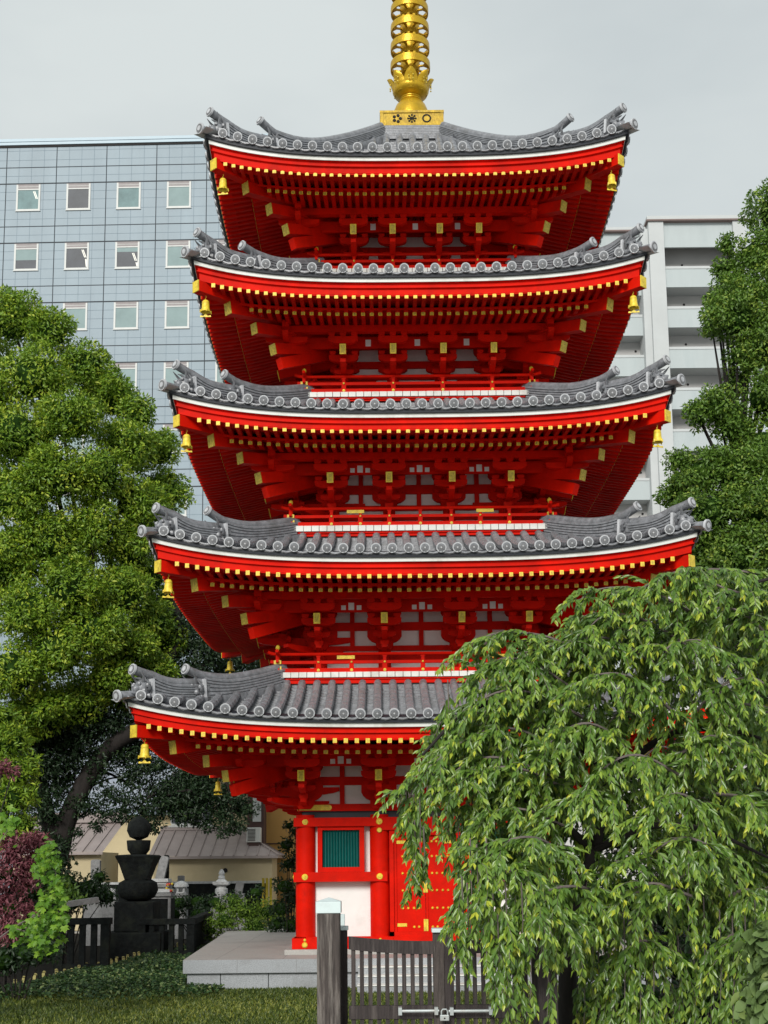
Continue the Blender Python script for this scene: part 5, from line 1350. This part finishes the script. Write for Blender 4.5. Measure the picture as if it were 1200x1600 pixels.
tree_right('evergreen_tree', 'tall loose evergreen tree at the right edge in front of the apartment block', [(1215, 330, 46, 9), (1180, 400, 38, 9), (1225, 430, 50, 8.5), (1165, 470, 40, 8.5), (1140, 440, 26, 9), (1128, 420, 16, 9), (1118, 470, 16, 8.6), (1112, 510, 18, 8.4), (1135, 380, 14, 9), (1060, 720, 22, 8), (1052, 770, 22, 8), (1085, 640, 16, 8), (1150, 500, 44, 8), (1125, 490, 20, 8.5), (1205, 540, 52, 8), (1165, 555, 36, 8.3), (1200, 620, 48, 8), (1150, 600, 20, 9), (1120, 640, 34, 8), (1092, 650, 22, 8), (1145, 670, 30, 8), (1195, 700, 48, 8), (1150, 740, 48, 7.5), (1100, 740, 40, 7.5), (1070, 760, 26, 8), (1180, 790, 50, 7), (1115, 800, 46, 7), (1065, 800, 24, 8), (1085, 850, 40, 7.5), (1150, 870, 54, 7), (1205, 860, 50, 7), (1230, 760, 50, 8), (1240, 600, 50, 8), (1240, 500, 50, 8), (1060, 880, 30, 8), (1100, 920, 45, 7.5), (1180, 940, 50, 7)], (1190, 9), L_CAMR, L=.12, dens=130)
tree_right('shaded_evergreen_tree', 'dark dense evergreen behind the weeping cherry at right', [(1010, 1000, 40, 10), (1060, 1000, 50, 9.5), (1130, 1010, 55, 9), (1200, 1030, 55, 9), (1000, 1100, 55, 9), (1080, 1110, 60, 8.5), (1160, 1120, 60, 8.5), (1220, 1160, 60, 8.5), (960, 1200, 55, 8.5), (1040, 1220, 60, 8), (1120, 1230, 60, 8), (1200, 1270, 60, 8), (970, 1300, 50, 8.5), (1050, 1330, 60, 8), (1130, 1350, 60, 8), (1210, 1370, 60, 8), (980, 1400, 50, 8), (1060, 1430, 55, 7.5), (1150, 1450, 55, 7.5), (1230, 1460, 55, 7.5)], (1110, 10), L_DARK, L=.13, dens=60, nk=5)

def shrub(name, label, spec, lm, cat='shrub', L=.10, W=.05, dens=120, shell=.7, up=.4, tb=(0, 1), coref=.6, stem=True, wide=1.1, kn=4):
    base = [px_clump(x, y, q, Y, wide, .85, 1.0) for x, y, q, Y in spec]; cl = list(base)
    x = sum(c[0] for c in base)/len(base); y = sum(c[1] for c in base)/len(base)
    r = empty(name, (x, y, 0), label, cat)
    off = Vector((x, y, 0)); base = [(c[0]-x, c[1]-y)+tuple(c[2:]) for c in base]; cl = list(base)
    for c in base:
        for i in range(kn):
            u = Vector((random.gauss(0, 1), random.gauss(-.4, .8), random.gauss(.3, .8))).normalized(); f = random.uniform(.3, .5)
            cl.append((c[0]+u.x*c[3]*.8, c[1]+u.y*c[4]*.8, c[2]+u.z*c[5]*.8, c[3]*f, c[4]*f, c[5]*f))
    P, D, N, Ls, Ws, t = clump_leaves(cl, dens, L, W, shell=shell, up=up, tb=tb)
    leaves('foliage', P, D, N, Ls, Ws, lm, t, r)
    if coref: core(base, lm, 'foliage_shade_core', r, coref)
    m = MB()
    if name == 'red_maple': r.location.x -= 1.0; base = [(c[0]+1.0,)+tuple(c[1:]) for c in base]; [setattr(k, 'location', (1.0, 0, 0)) for k in r.children]
    for c in base:
        limb(m, smooth([Vector((c[0]*.2, c[1]*.2, -.05)), Vector((c[0]*.5, c[1]*.5, c[2]*.5)), Vector(c[:3])]), .02, .008, 6)
    m.build('stems', BARK, r)
    return r
shrub('bright_shrub', 'bright yellow green shrub between the stone fence and the platform', [(350, 1440, 24, 7), (385, 1425, 26, 7.5), (420, 1425, 24, 8), (440, 1440, 18, 8), (400, 1450, 24, 7), (365, 1412, 16, 7.5), (345, 1420, 14, 7.5), (330, 1455, 14, 7)], L_BUSH, dens=190, L=.09, W=.032, coref=.5)
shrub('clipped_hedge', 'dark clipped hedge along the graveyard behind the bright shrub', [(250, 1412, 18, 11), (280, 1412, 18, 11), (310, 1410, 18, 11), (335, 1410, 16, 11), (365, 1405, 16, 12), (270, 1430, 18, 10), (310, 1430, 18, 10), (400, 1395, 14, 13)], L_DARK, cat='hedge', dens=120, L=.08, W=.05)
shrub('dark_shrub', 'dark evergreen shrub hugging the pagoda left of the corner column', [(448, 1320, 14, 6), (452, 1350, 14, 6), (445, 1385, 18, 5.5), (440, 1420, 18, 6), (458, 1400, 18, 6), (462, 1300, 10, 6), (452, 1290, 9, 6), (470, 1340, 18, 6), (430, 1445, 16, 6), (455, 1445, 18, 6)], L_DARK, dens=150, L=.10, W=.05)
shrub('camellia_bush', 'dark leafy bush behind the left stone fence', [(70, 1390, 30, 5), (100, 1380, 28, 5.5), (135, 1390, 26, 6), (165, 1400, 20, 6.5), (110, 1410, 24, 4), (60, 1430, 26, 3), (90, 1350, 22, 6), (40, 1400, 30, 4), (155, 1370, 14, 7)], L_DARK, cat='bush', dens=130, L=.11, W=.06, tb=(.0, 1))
shrub('leafy_camellia', 'mid green bush with pale lit leaves peeping over the left stone fence', [(88, 1395, 14, 2), (112, 1398, 12, 2), (102, 1378, 10, 2.2), (125, 1405, 10, 1.8)], L_CAMR, cat='bush', dens=130, L=.13, W=.06, coref=0)
shrub('ground_shrub', 'dark ground shrub under the weeping cherry at the lower right', [(900, 1500, 34, -9), (950, 1510, 36, -9), (1010, 1500, 36, -9), (1070, 1510, 40, -9), (1130, 1500, 40, -9), (1190, 1510, 44, -9), (930, 1560, 40, -9.5), (1000, 1560, 44, -9.5), (1080, 1570, 44, -9.5), (1150, 1570, 44, -9.5), (1220, 1560, 44, -9.5)], L_DARK, dens=110, L=.09, W=.05)
# canopy standing just outside the left edge, whose shade falls on the graveyard
def canopy():
    r = empty('overhanging_evergreen', (-12.5, -7.5, 0), 'broad evergreen just outside the left edge shading the graveyard fences', 'tree')
    cl = [(random.uniform(-3.2, 2.6), random.uniform(-3.5, 4), random.uniform(4.6, 8.6), 1.3, 1.3, .9) for i in range(34)]
    cl = [c for c in cl if c[0]-12.5+1.5 < -.745-.3*(c[1]-7.5+27)-.3]
    P, D, N, L, W, t = clump_leaves(cl, 70, .15, .07); leaves('crown', P, D, N, L, W, L_CAMR, t, r); core(cl, L_CAMR, 'crown_shade_core', r, .7)
    m = MB(); limb(m, [Vector((-.5, 0, -.1)), Vector((-.4, 0, 4)), Vector((0, 0, 7.5))], .3, .1, 10)
    for c in cl: limb(m, [Vector((-.3, 0, 4.5)), Vector(c[:3])], .07, .02, 6)
    m.build('trunk', BARK, r)
canopy()
# bright narrow-leaved shrub at the left edge
shrub('yellow_green_shrub', 'yellow green narrow leaved bush at the far left under the big tree', [(15, 1160, 36, -4), (25, 1210, 34, -4), (10, 1250, 36, -4.3), (38, 1245, 24, -4), (0, 1120, 30, -4), (45, 1195, 18, -4), (-15, 1200, 40, -4), (40, 1290, 20, -4), (10, 1300, 30, -4)], L_CAM, cat='bush', dens=260, L=.11, W=.03, shell=.6, coref=.6, tb=(.1, 1.1))
# red maple
shrub('shade_filler_bush', 'low dark bush added for shade at the lower left corner under the red maple', [(5, 1500, 30, -5.5), (40, 1490, 26, -5.5), (75, 1485, 22, -5.5), (-25, 1510, 34, -5.5), (20, 1470, 26, -5.2), (60, 1465, 22, -5.2)], L_DARK, cat='bush', dens=170, L=.09, W=.045)  # added bush, its dark leaves stand in for shadowed ground
shrub('red_maple', 'young red leaved maple in the lower left foreground', [(25, 1325, 30, -8), (58, 1315, 20, -8), (10, 1365, 32, -8.2), (40, 1380, 22, -8), (15, 1420, 30, -8.2), (45, 1430, 18, -8), (-20, 1400, 34, -8), (20, 1205, 10, -8), (5, 1200, 12, -8), (10, 1455, 24, -8), (50, 1345, 18, -8), (66, 1312, 9, -8)], L_MAPLE, cat='tree', dens=480, L=.085, W=.03, shell=.9, up=.9, coref=.35)

def vine():
    """lime green lobed leaves climbing in front of the maple"""
    r = empty('lime_leaved_sapling', (at(-45, 1400, -9).x, -9, 0), 'lime green lobed leaf sapling climbing beside the red maple', 'sapling')
    path = [(72, 1335), (85, 1345), (90, 1375), (68, 1330), (95, 1400), (70, 1405), (80, 1430), (60, 1440), (90, 1440), (30, 1455), (50, 1450), (65, 1465), (85, 1460), (20, 1285), (10, 1290), (60, 1475), (98, 1425), (75, 1375), (60, 1355)]
    n = 520; lob = []
    V = []; F = []; T = []
    for i in range(n):
        a = random.choice(path); b = random.choice(path)
        q = random.random()**2; px = a[0]+random.gauss(0, 7); py = a[1]+random.gauss(0, 10)
        p = at(px, py, -9+random.uniform(-.35, .35)); s = random.uniform(.035, .085)
        nn = Vector((random.gauss(0, .5), -1+random.gauss(0, .4), .7+random.gauss(0, .4))).normalized()
        tip = Vector((random.gauss(0, .6), random.gauss(-.2, .3), -1)); tip = (tip-nn*tip.dot(nn)).normalized(); sd = nn.cross(tip)
        o = len(V); prof = [(0, 0), (-.35, -.15), (-.75, .1), (-.5, .35), (-.8, .75), (-.35, .7), (0, 1.25), (.35, .7), (.8, .75), (.5, .35), (.75, .1), (.35, -.15)]
        V.append(p+tip*s*.4+nn*s*.08)
        for x, y in prof: V.append(p+sd*(x*s)+tip*(y*s)-nn*(abs(x)*s*.15))
        m = len(prof)
        for j in range(m): F.append((o, o+1+j, o+1+(j+1) % m))
        T += [random.random()]*m
    V = [v-r.location for v in V]
    me = bpy.data.meshes.new('leaves'); me.from_pydata([tuple(v) for v in V], [], F); at_ = me.attributes.new('tint', 'FLOAT', 'FACE'); at_.data.foreach_set('value', T); me.materials.append(L_LIME)
    o = bpy.data.objects.new('leaves', me); COL.objects.link(o); o.parent = r
    m = MB()
    A = lambda x, y: at(x, y, -9)-r.location
    for q in ([(-45, 1500), (20, 1450), (70, 1420), (90, 1380), (80, 1350), (68, 1330)], [(20, 1450), (50, 1458), (75, 1462)], [(50, 1430), (85, 1432), (98, 1410)], [(-45, 1490), (-10, 1340), (20, 1285)]):
        limb(m, smooth([A(*z) for z in q]), .012, .004, 5)
    m.tube([A(-45, 1490), Vector((0, 0, 0))], .016, 6)
    m.build('stem', TWIG, r)
vine()

# broad leaved bush bottom right, near the camera
def broad():
    r = empty('broad_leaved_bush', (at(1230, 1600, -18.5).x, -18.5, 0), 'pale broad leaved bush at the bottom right corner', 'bush')
    cl = [px_clump(x, y, q, -18.5) for x, y, q in ((1205, 1490, 42), (1220, 1560, 60), (1195, 1580, 34), (1190, 1465, 20), (1240, 1450, 40), (1225, 1640, 60), (1185, 1620, 30))]
    P, D, N, L, W, t = clump_leaves(cl, 300, .10, .07, shell=.8, up=.3)
    P = P-np.array(r.location); D = D+np.array([-.3, -.5, -.6]); oval_leaves('foliage', P, D, N, L, W, L_BIG, t, r)
    m = MB()
    for c in cl: limb(m, smooth([Vector((0, 0, 0)), Vector(((c[0]-r.location.x)*.5, 0, c[2]*.6)), Vector((c[0]-r.location.x, 0, c[2]))]), .02, .006, 6)
    m.build('stems', TWIG, r)
broad()

# ------------------------------------------------------------------ weeping cherry
def cherry():
    YC = -16.0
    r = empty('weeping_cherry', (at(905, 1500, -15.2).x, -15.2, 0), 'large weeping cherry with drooping leafy branches in front of the pagoda', 'tree')
    O = Vector(r.location)
    tw = MB(); P = []; D = []; N = []; L = []; W = []; T = []
    def leaf_at(p, ax, s, young):
        # leaves fan out left and right of a hanging shoot, tips down
        sd = Vector((random.gauss(0, 1), random.gauss(0, .7), 0)).normalized()
        d = ax*random.uniform(.55, 1.0)+sd*random.uniform(.25, .85)+Vector((0, 0, -.35))
        n = Vector((random.gauss(0, .5), -1+random.gauss(0, .5), .55+random.gauss(0, .45)))
        P.append(tuple(p)); D.append(tuple(d)); N.append(tuple(n)); l = s*random.uniform(.7, 1.15); L.append(l); W.append(l*random.uniform(.28, .40)); T.append(min(1, young))
    def shoot(p, d, ln, s=.096, young=0):
        """hanging shoot with alternate leaves"""
        pts = [Vector(p)]; d = Vector(d).normalized(); n = max(3, int(ln/.05))
        for i in range(n):
            d = (d+Vector((random.gauss(0, .05), random.gauss(0, .05), -.17))).normalized(); pts.append(pts[-1]+d*(ln/n))
            k = i/n
            for q in range(4 if i % 2 else 3):
                leaf_at(pts[-1].lerp(pts[-2], random.random()), d, s*(1.05-.25*k), .10+.42*random.random()+(.40*max(0, k-.5)+young*.6 if random.random() < .8 else 0))
        for q in range(2): leaf_at(pts[-1], d, s*.75, .55+young*.6+.3*random.random())
        tw.tube(pts[::2]+[pts[-1]], [.0022]*(len(pts[::2]))+[.0015], 3, cap=False)
    def arch(pp, dY=0, r0=.016, every=.032, sl=(.22, .5), young=0, grey=True):
        pts = smooth([at(x, y, YC+dY+dy) for x, y, dy in pp], 5)
        m = len(pts); tw.tube(pts, [r0*(1-.75*i/(m-1)) for i in range(m)], 5)
        tot = sum((pts[i+1]-pts[i]).length for i in range(m-1)); acc = 0; nxt = .04; out = (pts[-1]-pts[0]); out.z = 0; out = out.normalized() if out.length > .01 else Vector((-1, 0, 0))
        for i in range(m-1):
            sg = (pts[i+1]-pts[i]); Ls = sg.length
            while nxt < acc+Ls:
                p = pts[i]+sg*((nxt-acc)/Ls); f = nxt/tot
                d = out*random.uniform(.0, .7)*(0.3+f)+Vector((random.gauss(0, .35), random.gauss(-.1, .4), random.uniform(-.4, .25)))
                shoot(p, d, random.uniform(*sl)*(1.1-.35*f), young=young*random.random())
                nxt += every*random.uniform(.6, 1.5)
            acc += Ls
    A = [
     [(1210, 900, .3), (1130, 890, .1), (1060, 893, 0), (1010, 915, -.1), (985, 950, -.1)],
     [(1215, 930, .2), (1150, 925, 0), (1095, 905, 0), (1040, 905, 0), (1005, 925, 0)],
     [(1110, 975, .2), (1030, 930, 0), (975, 918, 0), (930, 922, 0), (905, 938, -.1)],
     [(1090, 1020, .1), (1010, 970, 0), (950, 960, -.1), (915, 985, -.1)],
     [(1040, 1050, .2), (960, 1000, 0), (900, 1000, 0), (850, 1015, 0), (830, 1040, 0)],
     [(930, 1040, .2), (870, 1000, .1), (810, 988, 0), (765, 992, 0), (745, 1012, 0)],
     [(900, 1080, .2), (840, 1040, 0), (790, 1028, 0), (760, 1045, 0), (745, 1070, 0)],
     [(910, 1120, .1), (840, 1085, 0), (785, 1080, -.1), (745, 1100, -.1), (728, 1130, 0)],
     [(890, 1180, .2), (810, 1140, 0), (750, 1145, 0), (700, 1175, -.1), (660, 1210, -.1), (625, 1245, -.1)],
     [(870, 1215, .2), (790, 1185, 0), (735, 1190, 0), (690, 1225, 0), (655, 1260, 0)],
     [(880, 1230, .1), (810, 1200, -.1), (750, 1205, -.1), (710, 1240, -.1)],
     [(880, 1290, .1), (820, 1265, -.2), (770, 1270, -.2), (730, 1310, -.2)],
     [(890, 1340, -.2), (840, 1310, -.9), (790, 1315, -1.1), (745, 1350, -1.1)],
     [(980, 1260, -.2), (930, 1235, -.4), (890, 1245, -.4), (860, 1290, -.4)],
     [(1140, 1340, -.3), (1080, 1310, -.5), (1040, 1318, -.5), (1000, 1345, -.5), (960, 1345, -.5)],
     [(1080, 1400, -.3), (1020, 1380, -.5), (970, 1400, -.5), (940, 1440, -.5)],
     [(1060, 1120, 0), (990, 1060, -.2), (930, 1055, -.3), (890, 1085, -.3)],
     [(1100, 1080, .1), (1040, 1020, -.2), (1090, 1000, -.2), (1150, 1030, -.2)],
     [(1080, 1120, .0), (1130, 1070, -.2), (1180, 1060, -.2), (1215, 1090, -.2)],
     [(1060, 1180, .1), (1110, 1150, -.2), (1160, 1170, -.3), (1205, 1200, -.3)],
     [(980, 1160, .1), (920, 1130, -.3), (870, 1150, -.3), (840, 1190, -.3)],
     [(1060, 1210, 0), (1000, 1180, -.3), (950, 1195, -.4), (920, 1240, -.4)],
     [(1120, 1240, 0), (1170, 1250, -.3), (1200, 1300, -.3)],
     [(1100, 1260, 0), (1060, 1240, -.3), (1020, 1260, -.4), (1000, 1300, -.4)],
     [(1140, 1400, -.1), (1170, 1390, -.2), (1195, 1420, -.2)],
     [(960, 1400, .1), (900, 1385, -.8), (850, 1395, -1.1), (810, 1430, -1.1)],
     [(900, 1440, -.3), (860, 1420, -1.1), (820, 1425, -1.1), (780, 1460, -1.15)],
     [(860, 1380, -.3), (810, 1360, -1.1), (775, 1370, -1.1), (752, 1400, -1.15)],
     [(1120, 1480, 0), (1150, 1460, -.1), (1165, 1500, -.1)],
     [(960, 1500, .1), (1000, 1470, -.2), (1040, 1480, -.2)],
     [(1215, 1120, .1), (1160, 1100, 0), (1120, 1130, 0), (1100, 1180, 0)],
     [(1215, 1010, .1), (1165, 960, 0), (1120, 950, 0), (1085, 975, 0)],
    ]
    for a in A: arch(a, young=.35, sl=(.22, .56))
    # many inner arches filling the crown volume (inner ones further back)
    poly = [(1220, 920), (1080, 910), (960, 950), (900, 1010), (820, 1015), (780, 1070), (755, 1140), (715, 1215), (745, 1275), (755, 1330), (770, 1400), (800, 1440), (880, 1450), (930, 1500), (1010, 1450), (1060, 1430), (1130, 1440), (1220, 1460)]
    def inside(x, y):
        c = False; n = len(poly)
        for i in range(n):
            x1, y1 = poly[i]; x2, y2 = poly[(i+1) % n]
            if (y1 > y) != (y2 > y) and x < (x2-x1)*(y-y1)/(y2-y1)+x1: c = not c
        return c
    k = 0
    while k < 165:
        x = random.uniform(680, 1220); y = random.uniform(910, 1490)
        if not inside(x, y): continue
        k += 1; dr = -1 if x < 1010+random.uniform(-80, 80) else 1
        l = random.uniform(35, 75); dY = random.uniform(.15, 1.9)
        arch([(x, y, 0), (x+dr*l*.5, y-22, -.1), (x+dr*l, y-8, -.1), (x+dr*l*1.25, y+22, -.15)], dY, r0=.008, every=.042, sl=(.18, .48), young=.2)
    # long hanging strands
    for (x, y0, y1, dY) in [(655, 1220, 1375, -.1), (643, 1240, 1330, 0), (634, 1235, 1300, 0), (675, 1210, 1300, 0), (700, 1220, 1330, 0), (648, 1300, 1400, -.1), (662, 1310, 1370, -.1), (715, 1250, 1400, .1), (722, 1390, 1515, -.2), (735, 1330, 1460, -.2), (745, 1340, 1430, -.2), (770, 1380, 1545, -.3), (778, 1450, 1560, -.3), (790, 1400, 1500, -.3), (800, 1440, 1530, -.2), (828, 1450, 1570, -.2), (845, 1440, 1500, -.2), (815, 1400, 1480, -.3), (700, 1080, 1180, 0), (925, 1440, 1560, 0), (950, 1420, 1600, 0), (975, 1430, 1600, -.1), (1000, 1450, 1610, -.2), (1020, 1450, 1620, -.1), (1045, 1420, 1500, 0), (1075, 1400, 1470, 0), (1100, 1420, 1530, 0), (1125, 1440, 1600, 0), (1145, 1450, 1610, -.1), (1165, 1450, 1620, -.1), (935, 1500, 1620, .1), (960, 1540, 1640, 0), (1110, 1500, 1620, .1), (1180, 1420, 1540, 0), (730, 1400, 1480, -.2), (760, 1330, 1430, -.2), (890, 1440, 1500, .1), (865, 1450, 1490, 0), (885, 1440, 1500, .1), (800, 1480, 1590, -.2), (855, 1500, 1590, .1), (912, 1500, 1620, .1), (988, 1520, 1640, 0), (1010, 1540, 1640, .1), (1060, 1480, 1610, .2), (1085, 1500, 1630, .2), (1150, 1540, 1640, .1), (1040, 1530, 1620, .3)]:
        if 712 <= x <= 875 and y1 > 1400: dY -= .95      # these hang in front of the gate
        a = at(x, y0, YC+dY); b = at(x, y1, YC+dY); n = max(1, int((a-b).length/.22)); p = a; 
        for q in range(n*3):
            f = q/(n*3); s = a.lerp(b, f)+Vector((random.gauss(0, .035), random.gauss(0, .06), 0)); shoot(s, Vector((random.gauss(0, .35), random.gauss(0, .3), -1)), min(.28, (s.z-b.z)+.06), young=.15)
        tw.tube([a+Vector((0, 0, .1)), a.lerp(b, .5)+Vector((.01, 0, 0)), b], [.006, .004, .002], 4)
    P_ = np.array(P)-np.array(O); n = len(P)
    leaves('foliage', P_, np.array(D), np.array(N), np.array(L), np.array(W), L_CHERRY, np.array(T), r, fold=.2)
    # trunk and boughs
    tr = MB(); B = lambda x, y, d=0: at(x, y, YC+.9+d)
    base = at(880, 1500, -15.2)
    limb(tr, smooth([Vector((base.x, -15.2, -.1)), Vector((base.x+.03, -15.2, .9)), B(895, 1430), B(925, 1330), B(950, 1220), B(975, 1120), B(1010, 1040)]), .10, .05, 10)
    for q in ([(950, 1220), (880, 1130), (800, 1090), (720, 1120), (660, 1180)], [(925, 1330), (850, 1260), (780, 1250)], [(975, 1120), (930, 1040), (870, 1010), (800, 1000)], [(1010, 1040), (1000, 970), (960, 930)], [(1010, 1040), (1080, 960), (1150, 920), (1220, 900)], [(950, 1220), (1040, 1150), (1130, 1140), (1210, 1160)], [(925, 1330), (1020, 1290), (1110, 1300), (1200, 1340)]):
        limb(tr, smooth([B(*q[0])]+[B(x, y, -.6-.1*i) for i, (x, y) in enumerate(q[1:])]), .04, .012, 7)
    tr.M = Matrix.Translation(-O); 
    vs = tr.v; tr.v = [(a-O.x, b-O.y, c-O.z) for a, b, c in vs]
    tr.build('trunk', BARK, r, smooth=True)
    tw.v = [(a-O.x, b-O.y, c-O.z) for a, b, c in tw.v]
    tw.build('twigs', TWIG, r)
cherry()
